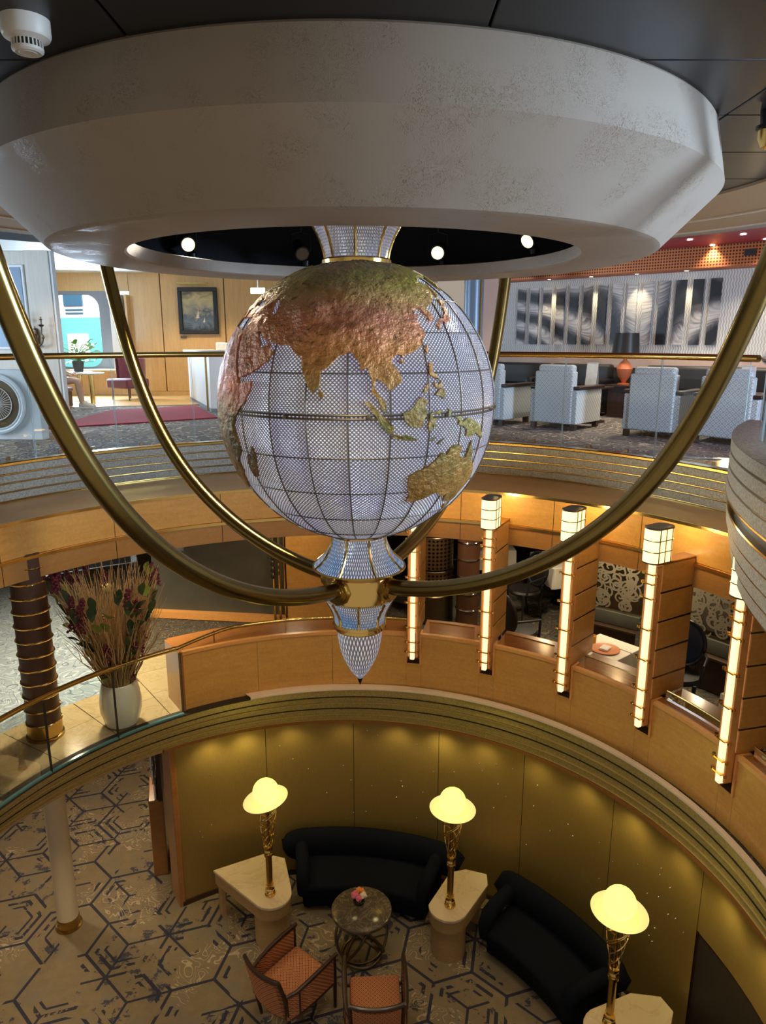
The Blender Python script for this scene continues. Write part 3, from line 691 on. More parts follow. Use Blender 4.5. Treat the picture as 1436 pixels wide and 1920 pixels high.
for lo in range(-180, 180, 15):
    b = MB(); b.tube([sph(lo, la, GR + 0.003) for la in range(-77, 78, 7)], 0.0042, 6); b.build('meridian_bar', 'globe_bar', gl)
for la in range(-75, 76, 15):
    b = MB()
    if la == 0:
        for dz in (-0.009, 0.009): b.tube([(*sph(lo, 0, GR + 0.004)[:2], dz) for lo in range(0, 360, 5)], 0.006, 6, closed=True)
        for lo in range(0, 360, 30): b.sphere(sph(lo + 7, 0, GR + 0.008), 0.014, 6, 4)
    else: b.tube([sph(lo, la, GR + 0.003) for lo in range(0, 360, 6)], 0.0034, 6, closed=True)
    b.build('parallel_bar', 'globe_bar', gl)
LAND = dict(
 eurasia=[(32.6,30.2),(34.2,27.8),(35,29.5),(36.5,26),(39,22),(41,19),(42.7,16),(43.3,12.9),(45,12.9),(48.5,14),(52,15.7),(55,17.5),(57.7,19),(59.8,22.5),(57,24),(56.3,26.2),(54.3,24.2),(51.5,24.2),(51.2,26),(50,26.7),(48,29.8),(50.2,30),(51.5,27.9),(54.5,26.6),(57,27),(57.5,25.7),(61.5,25.1),(66.5,25.3),(67.3,24),(69,22.3),(71,20.8),(72.7,21.5),(72.8,19),(73.5,16),(74.8,12.8),(76.3,9.8),(77.5,8.1),(78.2,8.9),(79.8,10.3),(80.2,13.3),(80.1,15.8),(82.3,16.7),(85.2,19.6),(87,21.4),(89,21.8),(90.5,22.5),(91.8,22.3),(92.3,20.8),(94.2,18.5),(94.4,16),(97,16.8),(97.7,14.5),(98.7,11.5),(98.3,8.2),(100.3,6.2),(101.3,2.9),(103.6,1.3),(103.4,4.3),(102,6.3),(100.3,8.5),(99.3,10),(100,13.3),(101,12.6),(102.8,11.5),(103.7,10.5),(105,8.7),(106.8,10.4),(109.2,11.7),(109,13.7),(107.5,16.5),(105.8,19),(107,20.8),(108.3,21.6),(110,21.3),(110.3,20.3),(111,21.4),(114.2,22.3),(117,23.5),(119.5,25.5),(121,28),(122,30),(120.8,32.5),(119.2,35),(120.7,36.3),(122.5,37),(119.5,37.3),(118,38.5),(118,39.2),(121.5,39),(121.3,40.8),(124.3,39.9),(125.2,37.7),(126.5,36.8),(126.3,34.5),(129.2,35.2),(129.4,37),(127.5,39.5),(130.6,42.3),(133,42.8),(136,44.5),(140.3,48.3),(140.7,53),(137.5,54),(136,55),(142.5,59.2),(148,59.3),(155,59.4),(160,61.5),(163,61.5),(157,58),(155.8,54),(156.7,51),(158.5,52.9),(162,56),(163,58),(166,60),(170,60),(178,62.5),(180,65),(189,66),(180,69),(170,69.8),(160,69.7),(150,71.3),(140,72.5),(130,71),(125,73.5),(113,74),(104,77.5),(95,76),(87,75),(80,72.5),(74,72.8),(68,71),(66,69),(60,69.5),(54,68.5),(46,68),(44,66.2),(40,64.7),(35,64.5),(33,66.6),(41,66.7),(40,67.8),(33,69.5),(25,71),(16,69),(12,65),(5,61.5),(6,58.2),(10.5,59.3),(13,55.5),(16.5,56.5),(18.5,60),(17.5,62),(22,65.6),(25,65),(21.5,62.5),(22,60),(29.5,60),(24,59),(23,57.5),(21,56.8),(20,54.5),(14,54),(10.5,54.5),(9.5,57.3),(8.3,56.5),(8.8,54),(5,53),(2.5,51),(-1,49.6),(-4.5,48.5),(-1.5,46),(-2,43.4),(-9,43.2),(-9.2,38.7),(-8.8,37),(-6,36.3),(-2,36.8),(0,38.8),(3,42),(6,43.2),(9,44.3),(10.5,42.8),(12.5,41.6),(15.7,40),(16,38),(17,40.5),(18.5,40.2),(14,42.5),(12.5,44.5),(13.5,45.6),(15,44.5),(19.3,42),(19.5,40),(21.3,37.5),(23,36.5),(24,38),(23,40.3),(26,40.8),(28.6,41.4),(28,43.5),(30.5,46),(33,46.2),(34,44.5),(36.5,45.4),(38,47),(37.5,45),(41.5,42),(38,41),(33,42),(29.6,41.1),(27,39.5),(27.3,37),(30.5,36.6),(36,36.7),(35.8,34.5),(34.8,32),(32.7,31.1)],
 africa=[(32.4,30),(33.5,28),(35.5,24),(37.2,21),(38.5,18),(41,15),(43.0,12),(44,10.5),(51.2,11.8),(50.8,9.5),(48,4.5),(44,1),(41,-2),(39,-5),(39.5,-8),(40.5,-11),(40.6,-15),(37,-17.8),(34.8,-20),(35.5,-24),(32.8,-26),(32,-29),(28.5,-33),(22,-34.2),(18.3,-34),(17,-29.5),(14.5,-23),(11.8,-17),(13.7,-11),(12,-5.5),(9,-1),(9.5,4),(5,5),(0,5.5),(-8,4.5),(-13,8.5),(-17,14.5),(-16,20),(-13,27.5),(-9.5,30),(-6,35.5),(0,36),(10,37),(11,34),(15.5,32),(20,32.8),(25,31.6),(30,31.3),(32.3,31.0)],
 australia=[(113.5,-22.5),(114,-26.5),(115.7,-32),(115.2,-34.3),(118,-35),(123.5,-34),(129,-31.7),(132,-32),(135.5,-34.8),(138,-33),(138,-35.5),(140.5,-38),(144,-38.6),(146.5,-39),(150,-37.2),(151.2,-34),(153,-31),(153.4,-27.5),(152.7,-25),(150,-22.3),(147.5,-19.6),(146,-18.5),(145.3,-15),(143.6,-14.3),(142.5,-10.8),(141.5,-13.5),(141,-17.3),(139,-17.5),(136,-15.5),(136.8,-12.3),(132.5,-11.5),(130.5,-12.5),(129,-15),(126.5,-14),(123.5,-17.2),(122,-18.3),(119,-20),(116.5,-20.7)],
 tasmania=[(144.7,-40.8),(148.2,-40.9),(147.5,-43.3),(146,-43.4)],
 new_guinea=[(131,-.8),(134,-.9),(135,-3.3),(138,-1.7),(141,-2.7),(145,-4.3),(147.5,-6),(150.5,-10.5),(147,-9.3),(144,-7.7),(141,-9.1),(138,-8.3),(138,-6),(135,-4.4),(132.8,-4),(133.5,-2.5)],
 borneo=[(109,1.5),(111,1.8),(113,3.2),(116,6.8),(119,5.2),(117.7,3),(118.5,1),(117.5,-.8),(116.3,-3.8),(114.5,-4),(111.8,-3.3),(110,-1.3)],
 sumatra=[(95.3,5.6),(97.5,5.2),(100.4,2.2),(103.5,-.8),(106,-3.2),(105.8,-5.8),(104.5,-5.8),(102.2,-4),(100.3,-1),(98.5,1.8)],
 java=[(105.2,-6.8),(106.5,-6),(108.6,-6.7),(110.8,-6.4),(112.7,-6.9),(114.5,-7.8),(114.4,-8.7),(110,-8.1),(106.5,-7.4)],
 sulawesi=[(119,-3.4),(119.8,.8),(121,1.3),(125,1.7),(124,.4),(120.5,.2),(121,-1),(123.3,-.8),(121.7,-2),(122.5,-4.2),(121.5,-4.7),(120.9,-2.8),(120.4,-5.5),(119.5,-5.5)],
 luzon=[(120.3,16),(120.8,18.5),(122.2,18.4),(121.6,15.8),(124,13),(123.8,12.6),(121.5,13.7),(120.3,14.3)],
 mindanao=[(122,7.2),(123.5,8.6),(125.5,9.7),(126.4,7),(125.5,5.7),(124,6.8)],
 visayas=[(122,11.8),(123.3,10.5),(124.5,11.3),(125.2,12.4),(125.3,10.2),(123.3,9.3),(122,10.5)],
 palawan=[(117.3,8.4),(119.2,11.5),(119.7,10.3),(117.9,8.0)],
 hainan=[(108.7,19.3),(110.7,20),(110,18.4)], taiwan=[(120.1,23),(121.5,25.2),(121.6,23.5),(120.8,22)],
 honshu=[(131,34.2),(133,35.5),(136,35.8),(137,37.3),(139.5,38.5),(140,40.8),(141.4,41.4),(142,39.6),(141,37),(140.5,35.5),(138.5,34.6),(136.5,34),(135.5,33.6),(135,34.6),(132,33.9)],
 kyushu=[(129.8,33),(131,33.8),(131.8,33),(131,31.2),(130.2,31.3)], hokkaido=[(140,42),(141.5,45.3),(145,43.8),(143.3,42),(141,42.3)],
 sakhalin=[(142,46.5),(142,53.5),(143.2,54),(143.9,50),(143.2,46.5)], sri_lanka=[(79.8,8),(80.2,9.7),(81.9,7.5),(80.6,5.9)],
 madagascar=[(43.5,-22),(44.3,-16.5),(47.5,-15),(49.3,-12.2),(50.3,-15.7),(47.3,-24.8),(45,-25.4)],
 timor=[(123.5,-10.5),(127,-8.3),(125.2,-9.8)], flores=[(119.5,-8.3),(122.9,-8.0),(121,-9.2)], halmahera=[(127.3,0),(128,2.2),(129,1),(128.2,-.9)],
 new_zealand_south=[(166.5,-46),(168,-44),(172.5,-40.7),(174,-41.8),(171,-44.3),(170.5,-46),(168.5,-46.7)],
 new_zealand_north=[(173,-35),(175.5,-37),(178.3,-37.7),(177,-39.5),(175.2,-41.5),(175,-40),(174,-39.3),(174.7,-37)])
HOLES = dict(eurasia=[[(47.5,45.5),(51,47),(53,45),(51,44.3),(53,41),(54,37.2),(50,37.3),(49.3,40.4),(47.5,43)], [(58.5,45),(61,46.5),(61.3,44.5),(59,43.6)]])
def inside(p, poly):
    x, y = p; c_ = False; j = len(poly) - 1
    for i in range(len(poly)):
        xi, yi = poly[i]; xj, yj = poly[j]
        if (yi > y) != (yj > y) and x < (xj - xi) * (y - yi) / (yj - yi) + xi: c_ = not c_
        j = i
    return c_
def rough_coast(poly, rng, step=1.0, amp=0.22):
    out = []
    for i, a in enumerate(poly):
        b_ = poly[(i + 1) % len(poly)]; L_ = hypot(b_[0] - a[0], b_[1] - a[1]); n_ = max(1, int(L_ / step))
        nx, ny = -(b_[1] - a[1]) / L_, (b_[0] - a[0]) / L_
        for k_ in range(n_):
            f_ = k_ / n_; d_ = rng.uniform(-amp, amp) if k_ else 0
            out.append((a[0] + (b_[0] - a[0]) * f_ + nx * d_, a[1] + (b_[1] - a[1]) * f_ + ny * d_))
    return out
RANGES = [(85, 29, 12, 3, .030), (75, 36, 6, 4, .026), (95, 33, 9, 5, .020), (100, 27, 4, 6, .016), (70, 40, 8, 4, .014), (50, 33, 6, 4, .012), (88, 47, 9, 4, .014), (110, 50, 12, 5, .012), (38, 8, 5, 7, .022), (44, 41, 5, 2, .016), (128, 55, 12, 6, .012), (140, 65, 14, 5, .012), (36, -5, 4, 10, .018), (45, 16, 3, 4, .012), (60, 58, 3, 10, .012), (75, 16, 2, 6, .006)]
def relief(lon, lat):
    h = 0.012
    for a, b_, sa, sb, hh in RANGES:
        e_ = math.exp(-((lon - a) / sa) ** 2 - ((lat - b_) / sb) ** 2)
        if e_ > 0.01: h += hh * e_ * (0.55 + 0.9 * abs(noise.noise((lon * 0.45, lat * 0.45, 1.7))))
    return h + 0.004 * noise.noise((lon * 0.3, lat * 0.3, 0)) + 0.003 * noise.noise((lon * 0.9, lat * 0.9, 5))
rng = random.Random(3)
for nm, poly in LAND.items():
    big = nm in ('eurasia', 'africa', 'australia')
    rc_ = rough_coast(poly, rng, 1.1 if big else 0.8, 0.24 if big else 0.18)
    holes = [rough_coast(h, rng, 1.1, 0.2) for h in HOLES.get(nm, [])]
    pv = [Vector(p) for p in rc_]; ed = [(i, (i + 1) % len(rc_)) for i in range(len(rc_))]
    for h in holes:
        o_ = len(pv); pv += [Vector(p) for p in h]; ed += [(o_ + i, o_ + (i + 1) % len(h)) for i in range(len(h))]
    xs = [p[0] for p in rc_]; ys = [p[1] for p in rc_]; st_ = 1.6 if big else 1.2
    y = min(ys)
    while y < max(ys):
        x = min(xs)
        while x < max(xs):
            q = (x + rng.uniform(-.3, .3), y + rng.uniform(-.3, .3))
            if inside(q, rc_) and not any(inside(q, h) for h in holes): pv.append(Vector(q))
            x += st_
        y += st_
    V_, E_, F_, *_ = delaunay_2d_cdt(pv, ed, [], 0, 1e-4)
    keep = []
    for f_ in F_:
        c_ = (sum(V_[i].x for i in f_) / len(f_), sum(V_[i].y for i in f_) / len(f_))
        if inside(c_, rc_) and not any(inside(c_, h) for h in holes): keep.append(f_)
    b = MB(); N_ = len(V_)
    b.add([sph(v.x, v.y, GR + relief(v.x, v.y)) for v in V_], keep)
    cnt = {}
    for f_ in keep:
        for i in range(len(f_)):
            e_ = (f_[i], f_[(i + 1) % len(f_)]); cnt[e_] = cnt.get(e_, 0) + 1
    vs_ = []; fs = []
    for (i, j) in cnt:
        if (j, i) not in cnt:
            k_ = len(vs_); p, q = V_[i], V_[j]
            vs_ += [sph(p.x, p.y, GR + relief(p.x, p.y)), sph(q.x, q.y, GR + relief(q.x, q.y)), sph(q.x, q.y, GR - 0.002), sph(p.x, p.y, GR - 0.002)]
            fs.append((k_, k_ + 1, k_ + 2, k_ + 3))
    b.add(vs_, fs)
    me = bpy.data.meshes.new('landmass'); me.from_pydata([tuple(v) for v in b.v], [], b.f); bm = bmesh.new(); bm.from_mesh(me)
    bmesh.ops.remove_doubles(bm, verts=bm.verts, dist=1e-5); bmesh.ops.delete(bm, geom=[v for v in bm.verts if not v.link_faces], context='VERTS')
    bmesh.ops.recalc_face_normals(bm, faces=bm.faces); bm.to_mesh(me); bm.free()
    for p in me.polygons: p.use_smooth = True
    me.set_sharp_from_angle(angle=R(50)); me.materials.append(M['land'])
    o = bpy.data.objects.new('landmass', me); col.objects.link(o); o.parent = gl; o['label'] = 'painted copper relief of ' + nm.replace('_', ' ')
# neck above, flares and finial below (heights relative to globe centre)
def gz(z): return z - GZ
def crystal_lathe(name, prof, mat, n=64, uvs=(0.55, 45)):
    b = MB(); b.lathe(prof, n=n, uvs=uvs); return b.build(name, mat, gl, angle=40)
def smooth_prof(pts_, n=6):
    out = []
    for i in range(len(pts_) - 1):
        p0 = pts_[max(i - 1, 0)]; p1 = pts_[i]; p2 = pts_[i + 1]; p3 = pts_[min(i + 2, len(pts_) - 1)]
        for k_ in range(n):
            t_ = k_ / n
            out.append(tuple(0.5 * ((2 * p1[d_]) + (-p0[d_] + p2[d_]) * t_ + (2 * p0[d_] - 5 * p1[d_] + 4 * p2[d_] - p3[d_]) * t_ ** 2 + (-p0[d_] + 3 * p1[d_] - 3 * p2[d_] + p3[d_]) * t_ ** 3) for d_ in (0, 1)))
    return out + [pts_[-1]]
neck = smooth_prof([(0.182, gz(1.715)), (0.195, gz(1.78)), (0.235, gz(1.88)), (0.31, gz(1.99)), (0.44, gz(2.12)), (0.58, gz(2.19))])
flare = smooth_prof([(0.176, gz(0.035)), (0.190, gz(-0.04)), (0.232, gz(-0.12)), (0.300, gz(-0.185))])
lowfl = smooth_prof([(0.232, gz(-0.405)), (0.205, gz(-0.45)), (0.172, gz(-0.52)), (0.166, gz(-0.575))])
bulb = smooth_prof([(0.148, gz(-0.625)), (0.146, gz(-0.70)), (0.118, gz(-0.82)), (0.066, gz(-0.93)), (0.012, gz(-1.0))])
crystal_lathe('neck', neck, 'crystal'); crystal_lathe('flare', flare, 'crystal_cool'); crystal_lathe('lower_flare', lowfl, 'crystal_cool'); crystal_lathe('finial', bulb, 'crystal_bulb', uvs=(0.30, 36))
for prof_, k0 in ((neck, 0), (flare, 22.5), (lowfl, 0)):
    for k in range(8):
        a = R(k * 45 + k0); b = MB(); b.tube([((r_ + 0.004) * cos(a), (r_ + 0.004) * sin(a), z_) for r_, z_ in prof_], 0.009, 6); b.build('brass_rib', 'bright_brass', gl)
def ringpart(name, prof, mat='bright_brass', n=64): b = MB(); b.lathe([(r_, gz(z_)) for r_, z_ in prof], n=n); return b.build(name, mat, gl, angle=30)
ringpart('neck_ring', [(0.17, 1.725), (0.205, 1.722), (0.208, 1.715), (0.205, 1.690), (0.17, 1.685)])
ringpart('lower_ring', [(0.16, 0.062), (0.196, 0.06), (0.198, 0.05), (0.194, 0.030), (0.16, 0.028)])
ringpart('flare_rim', [(0.27, -0.182), (0.306, -0.180), (0.308, -0.19), (0.27, -0.205), (0.225, -0.235)], 'brass')
ringpart('collar_band', [(0.20, -0.232), (0.218, -0.235), (0.220, -0.245), (0.220, -0.400), (0.218, -0.410), (0.19, -0.412)], 'bright_brass')
ringpart('finial_ring', [(0.15, -0.57), (0.175, -0.572), (0.180, -0.590), (0.166, -0.600), (0.170, -0.618), (0.158, -0.632), (0.13, -0.635)])
ringpart('tip', [(0.018, -0.985), (0.020, -0.995), (0.002, -1.045), (0.0, -1.046)], 'black_metal', 16)
for az in (-34.9, 57.9, 148.4, 235.9):
    a = R(az); pts_ = []
    for k in range(61):
        rho = 0.215 + 2.18 * sin(R(90 * k / 60)) ** 0.9; z_ = -0.30105 + 0.19871 * rho ** 2 + 0.02195 * rho ** 4 - 0.00558 * rho ** 6 + 0.00176 * rho ** 8
        pts_.append((rho * cos(a), rho * sin(a), gz(min(z_, 2.25))))
    b = MB(); b.tube(pts_, 0.050, 20); arm = b.build('curved_arm', 'old_brass', gl)
    b = MB(); p0 = Vector((cos(a), sin(a), 0))
    b.tube([p0 * 0.20 + Vector((0, 0, gz(-0.31))), p0 * 0.245 + Vector((0, 0, gz(-0.31)))], 0.085, 8)
    b.tube([p0 * 0.245 + Vector((0, 0, gz(-0.31))), p0 * 0.262 + Vector((0, 0, gz(-0.311)))], 0.066, 24)
    b.tube([p0 * 0.262 + Vector((0, 0, gz(-0.311))), p0 * 0.275 + Vector((0, 0, gz(-0.311)))], 0.058, 24)
    b.build('arm_flange', 'brass', gl)
# spots in the ring
sp_label = 'black stage spotlight hanging inside the ceiling ring'
for k, (x, y, z, to, on) in enumerate(((-1.40, 5.40, 1.93, (GX, 4.2, 1.0), 1), (-0.62, 5.70, 1.91, (GX, 4.5, 1.2), 0), (0.42, 5.72, 1.91, (GX, 4.2, 1.0), 1), (1.02, 5.22, 1.94, (GX, 4.2, 1.0), 1))):
    s_ = thing('spotlight', (x, y, z), 0, ['lit stage spotlight inside the ring above the oak wall side', 'unlit stage spotlight half hidden behind the globe neck', 'lit stage spotlight inside the ring beside the globe neck', 'lit angled stage spotlight inside the ring on the lounge side'][k], 'spotlight', 'stage spotlights inside the ceiling ring')
    dv = (Vector(to) - Vector((x, y, z))).normalized(); 
    if k in (0, 2): dv = (dv + Vector((0, -0.6, 0))).normalized()
    b = MB(); b.tube([-dv * 0.13, -dv * 0.11, -dv * 0.02, dv * 0.035, dv * 0.05], [0.03, 0.045, 0.048, 0.055, 0.056], 16); hs = b.build('housing', 'black_metal', s_)
    b = MB(); b.tube([dv * 0.0505, dv * 0.053], 0.047, 20); b.build('lens', 'spot_glow' if on else 'bronze', hs)
    b = MB(); b.tube([(0.07, 0, 0), (0.07, 0, 0.12), (0, 0, 0.14), (-0.07, 0, 0.12), (-0.07, 0, 0)], 0.008, 6); b.tube([(0, 0, 0.14), (0, 0, 2.25 - z)], 0.012, 6); b.build('yoke', 'black_metal', s_)
    b = MB(); b.lathe([(0, -0.075), (0.03, -0.075), (0.034, -0.04), (0.02, -0.02)], (0.03, 0.02, -0.03), n=12); b.build('ballast', 'black_metal', s_)
    if on: lamp('stage_spot_light', 'SPOT', Vector((x, y, z)) + dv * 0.07, 14, (1, 0.88, 0.70), 0.05, Vector((x, y, z)) + dv, 95, 0.8)

# ------------------------------------------------------------------ upper glass balustrade
ub = thing('glass_balustrade', (0, 0, 0), 0, 'glass balustrade with brass handrail around the upper deck opening', 'balustrade')
cuts = [22.5, 36.5, 52.5, 69, 86, 103, 118, 131, 144, 158]
for a0, a1 in zip(cuts[:-1], cuts[1:]):
    b = MB(); b.sweep([[(*pol(CU, r_, a), z_) for a in frange(a0 + 0.1, a1 - 0.1, 10)] for r_, z_ in ((4.215, 0.004), (4.215, 1.06))]); gp = b.build('glass_pane', 'clear_glass', ub)
    for a_ in (a0 + 0.1, a1 - 0.1):
        p = pol(CU, 4.215, a_); b = MB().box((p[0], p[1], 0.53), (0.010, 0.0025, 1.05), R(a_)); b.build('pane_edge', 'glass_edge', gp)
    for f_ in (0.3, 0.7):
        p = pol(CU, 4.225, a0 + (a1 - a0) * f_); b = MB().box((p[0], p[1], 0.035), (0.022, 0.05, 0.04), R(a0 + (a1 - a0) * f_)); b.build('glass_clamp', 'bronze', gp, bevel=0.004)
b = MB(); b.tube([(*pol(CU, 4.215, a), 1.09) for a in frange(21.5, 160, 90)], 0.034, 12); b.build('handrail', 'brass', ub)

# ------------------------------------------------------------------ bulging deck edge on the right
bg = thing('trim_5', (0, 0, 0), 0, 'bulging silver flecked deck edge with dark groove beside the lounge', kind='structure')
BA = (142.5, 212)
def bstrip(name, mat, prof): return arc_strip(name, mat, CB, prof, BA[0], BA[1], 70, bg)
bstrip('ledge_top', 'grey_fleck', [(5.95, 0.50), (6.30, 0.50), (6.32, 0.49)])
for k in range(4):
    z0 = 0.49 - k * 0.112; r_ = 6.32
    bstrip('fascia_band', 'grey_fleck', [(r_ - 0.02, z0), (r_, z0 - 0.004), (r_, z0 - 0.095), (r_ - 0.02, z0 - 0.099)])
    bstrip('dark_joint', 'bronze', [(r_ - 0.02, z0 - 0.098), (r_ - 0.006, z0 - 0.10), (r_ - 0.006, z0 - 0.110), (r_ - 0.02, z0 - 0.112)])
bstrip('dark_groove', 'black_metal', [(6.30, 0.045), (6.25, 0.04), (6.25, -0.06), (6.30, -0.065)])
bstrip('brass_edge', 'bright_brass', [(6.30, 0.062), (6.325, 0.058), (6.325, 0.045), (6.25, 0.043)])
bstrip('brass_edge', 'bright_brass', [(6.25, -0.06), (6.30, -0.062), (6.30, -0.078), (6.27, -0.08)])
for k in range(4):
    z0 = -0.08 - k * 0.132; r_ = 6.30 - 0.028 * k
    bstrip('fascia_band', 'grey_fleck', [(r_ - 0.03, z0), (r_, z0 - 0.004), (r_ - 0.006, z0 - 0.115), (r_ - 0.03, z0 - 0.119)])
    bstrip('brass_bead', 'brass', [(r_ - 0.03, z0 - 0.118), (r_ - 0.008, z0 - 0.12), (r_ - 0.010, z0 - 0.130), (r_ - 0.03, z0 - 0.132)])
bstrip('underside', 'soffit', [(6.19, -0.605), (5.6, -0.75), (5.0, -0.76)])
bstrip('deck_top', 'swirl_carpet', [(5.95, 0.50), (5.95, 0.0), (2.0, 0.0)])
rb = thing('glass_balustrade', (0, 0, 0), 0, 'curved glass balustrade with chrome capped handrail on the bulging deck edge', 'balustrade')
for a0, a1 in ((143.5, 158), (158.2, 172), (172.2, 190), (190.2, 208)):
    b = MB(); b.sweep([[(*pol(CB, 6.12, a), z_) for a in frange(a0, a1, 10)] for z_ in (0.50, 1.08)]); b.build('glass_pane', 'clear_glass', rb)
    for a_ in (a0 + 0.05, a1 - 0.05):
        p = pol(CB, 6.12, a_); b = MB().box((p[0], p[1], 0.79), (0.012, 0.006, 0.58), R(a_)); b.build('pane_edge', 'glass_edge', rb)
b = MB(); b.tube([(*pol(CB, 6.12, a), 1.11) for a in frange(143.5, 208, 50)], 0.045, 14); b.build('handrail', 'chrome', rb)

# ------------------------------------------------------------------ lit columns of the middle deck
col_lbl = ['lit column with light strip, nearest the globe finial, behind the brass arm', 'lit column with lantern beside the brown leather column', 'lit column with lantern between the black dining chair and the scroll screen', 'lit column with lantern beside the blue oval dining chair', 'lit column with lantern under the bulging deck edge', 'lit column at the end of the parapet']
def make_column(a, label):
    p = pol(CM, 3.22, a); c_ = thing('lit_column', (p[0], p[1], -2.33), R(a), label, 'column', 'lit columns of the middle deck')
    # local +x points outward from the opening
    b = MB().box((0, 0, 0.815), (0.05, 0.052, 1.63)); ls = b.build('light_strip', 'tube_glow', c_, bevel=0.008)
    b = MB(); b.box((0.03, -0.052, 0.815), (0.07, 0.022, 1.58)); b.box((0.03, 0.052, 0.815), (0.07, 0.022, 1.58)); b.build('strip_channel', 'maple_trim', c_, bevel=0.004)
    for z_ in (0.10, 0.22, 0.40, 0.70, 1.0, 1.30, 1.44, 1.53):
        b = MB(); b.box((-0.02, 0, z_), (0.04, 0.10, 0.012)); b.tube([(-0.015, -0.075, z_ - 0.012), (-0.015, -0.075, z_ + 0.012)], 0.016, 8); b.tube([(-0.015, 0.075, z_ - 0.012), (-0.015, 0.075, z_ + 0.012)], 0.016, 8); b.build('brass_clip', 'bright_brass', ls)
    for z0, z1 in ((0.28, 0.50), (0.50, 0.78), (0.78, 1.06), (1.06, 1.345), (1.345, 1.62)):
        b = MB().box((0.315, 0, (z0 + z1) / 2), (0.47, 0.125, z1 - z0 - 0.014)); b.build('timber_block', 'maple', c_, bevel=0.005, seg=1)
    for z_ in (0.50, 0.78, 1.06, 1.345):
        b = MB().box((0.315, 0, z_), (0.475, 0.118, 0.016)); b.build('metal_joint', 'bronze', c_)
    b = MB().box((0.28, 0, 1.63), (0.56, 0.135, 0.016)); b.build('brass_cap', 'brass', c_, bevel=0.004)
    # lantern
    poly = []
    for k in range(9): q = R(90 + 180 * k / 8); poly.append((-0.03 + 0.055 * cos(q), 0.082 * sin(q)))
    for k in range(9): q = R(-90 + 180 * k / 8); poly.append((0.13 + 0.055 * cos(q), 0.082 * sin(q)))
    b = MB(); b.prism(poly, 1.645, 1.955); lg = b.build('lantern_glass', 'lantern_glow', c_)
    b = MB(); b.prism([(x * 1.04, y * 1.06) for x, y in poly], 1.955, 1.972); b.prism([(x * 1.03, y * 1.05) for x, y in poly], 1.638, 1.650); b.build('lantern_cap', 'bronze', lg)
    b = MB()
    for z_ in (1.75, 1.853): b.tube([(x * 1.02, y * 1.03, z_) for x, y in poly], 0.005, 5, closed=True)
    for (x, y) in ((-0.03, -0.083), (-0.03, 0.083), (0.13, -0.083), (0.13, 0.083), (0.05, -0.083), (0.05, 0.083)): b.tube([(x, y, 1.645), (x, y, 1.955)], 0.005, 5)
    b.build('lantern_frame', 'brass', lg)
    return c_
for a, l_ in zip(COLA, col_lbl):
    make_column(a, l_)
    p = pol(CM, 3.0, a); lamp('lantern_light', 'POINT', (*pol(CM, 3.42, a), -0.42), 5.0, (1.0, 0.72, 0.34), 0.08)

# ------------------------------------------------------------------ middle deck glass balustrade on the left
mb_ = thing('glass_balustrade', (0, 0, 0), 0, 'green edged glass balustrade with brass rail before the dried bouquet', 'balustrade')
cuts = [125.3, 138.5, 151.5, 164.5, 178, 192]
for a0, a1 in zip(cuts[:-1], cuts[1:]):
    b = MB(); b.sweep([[(*pol(CM, 3.22, a), z_) for a in frange(a0 + 0.08, a1 - 0.08, 8)] for z_ in (-2.74, -2.0)]); b.build('glass_pane', 'green_glass', mb_)
    for a_ in (a0 + 0.1, a1 - 0.1):
        p = pol(CM, 3.22, a_); b = MB().box((p[0], p[1], -2.37), (0.014, 0.006, 0.74), R(a_)); b.build('pane_edge', 'joint_dark', mb_)
    b = MB(); b.sweep([[(*pol(CM, r_, a), z_) for a in frange(a0 + 0.08, a1 - 0.08, 8)] for r_, z_ in ((3.205, -2.74), (3.205, -2.722), (3.235, -2.722), (3.235, -2.74))]); b.build('glass_foot', 'glass_foot', mb_)
q0, q1 = pol(CM, 3.24, 125.3), pol(CM, 3.62, 124.5)
b = MB(); b.sweep([[(*q0, -2.74), (*q1, -2.74)], [(*q0, -2.03), (*q1, -2.03)]]); b.build('glass_pane', 'green_glass', mb_)
b = MB(); b.tube([(*pol(CM, 3.22, a), -1.955) for a in frange(126, 196, 50)] , 0.026, 12); b.tube([(*pol(CM, 3.22 + 0.13 * min(1, (126 - a) / 12), a), -1.955 + 0.06 * min(1, (126 - a) / 10)) for a in frange(126, 79.5, 30)], 0.020, 12)
for a in (118, 104, 92, 84): b.tube([(*pol(CM, 3.35, a), -2.06), (*pol(CM, 3.35, a), -1.90)], 0.009, 6)
b.build('handrail', 'brass', mb_)

# brown leather column with brass rings
def leather_column(name, loc, r_, h, rings, label, brassfoot):
    c_ = thing(name, loc, 0, label, 'column')
    n_ = rings; seg = (h - (0.18 if brassfoot else 0)) / n_; z0 = 0.18 if brassfoot else 0.0
    for k in range(n_):
        b = MB(); b.lathe([(r_ - 0.01, z0 + k * seg), (r_, z0 + k * seg + 0.006), (r_, z0 + (k + 1) * seg - 0.006), (r_ - 0.01, z0 + (k + 1) * seg)], n=32); b.build('leather_drum', 'brown_leather', c_)
        b = MB(); b.tube([((r_ + 0.005) * cos(R(a)), (r_ + 0.005) * sin(R(a)), z0 + k * seg) for a in range(0, 360, 15)], 0.011, 6, closed=True); b.build('brass_ring', 'bright_brass' if brassfoot else 'chrome', c_)
    if brassfoot:
        b = MB(); b.lathe([(r_ + 0.02, 0), (r_ + 0.02, 0.03), (r_ + 0.006, 0.035), (r_ + 0.006, 0.18), (r_, 0.18)], n=32); b.build('brass_foot', 'brass', c_)
    return c_
leather_column('leather_column', (-3.52, 6.72, Z2), 0.165, 2.0, 12, 'brown leather column with brass rings and brass foot beside the vase', True)
leather_column('leather_column', (1.22, 9.75, Z2), 0.16, 2.0, 8, 'brown leather column with pale metal rings beside the woven bronze drum', False)
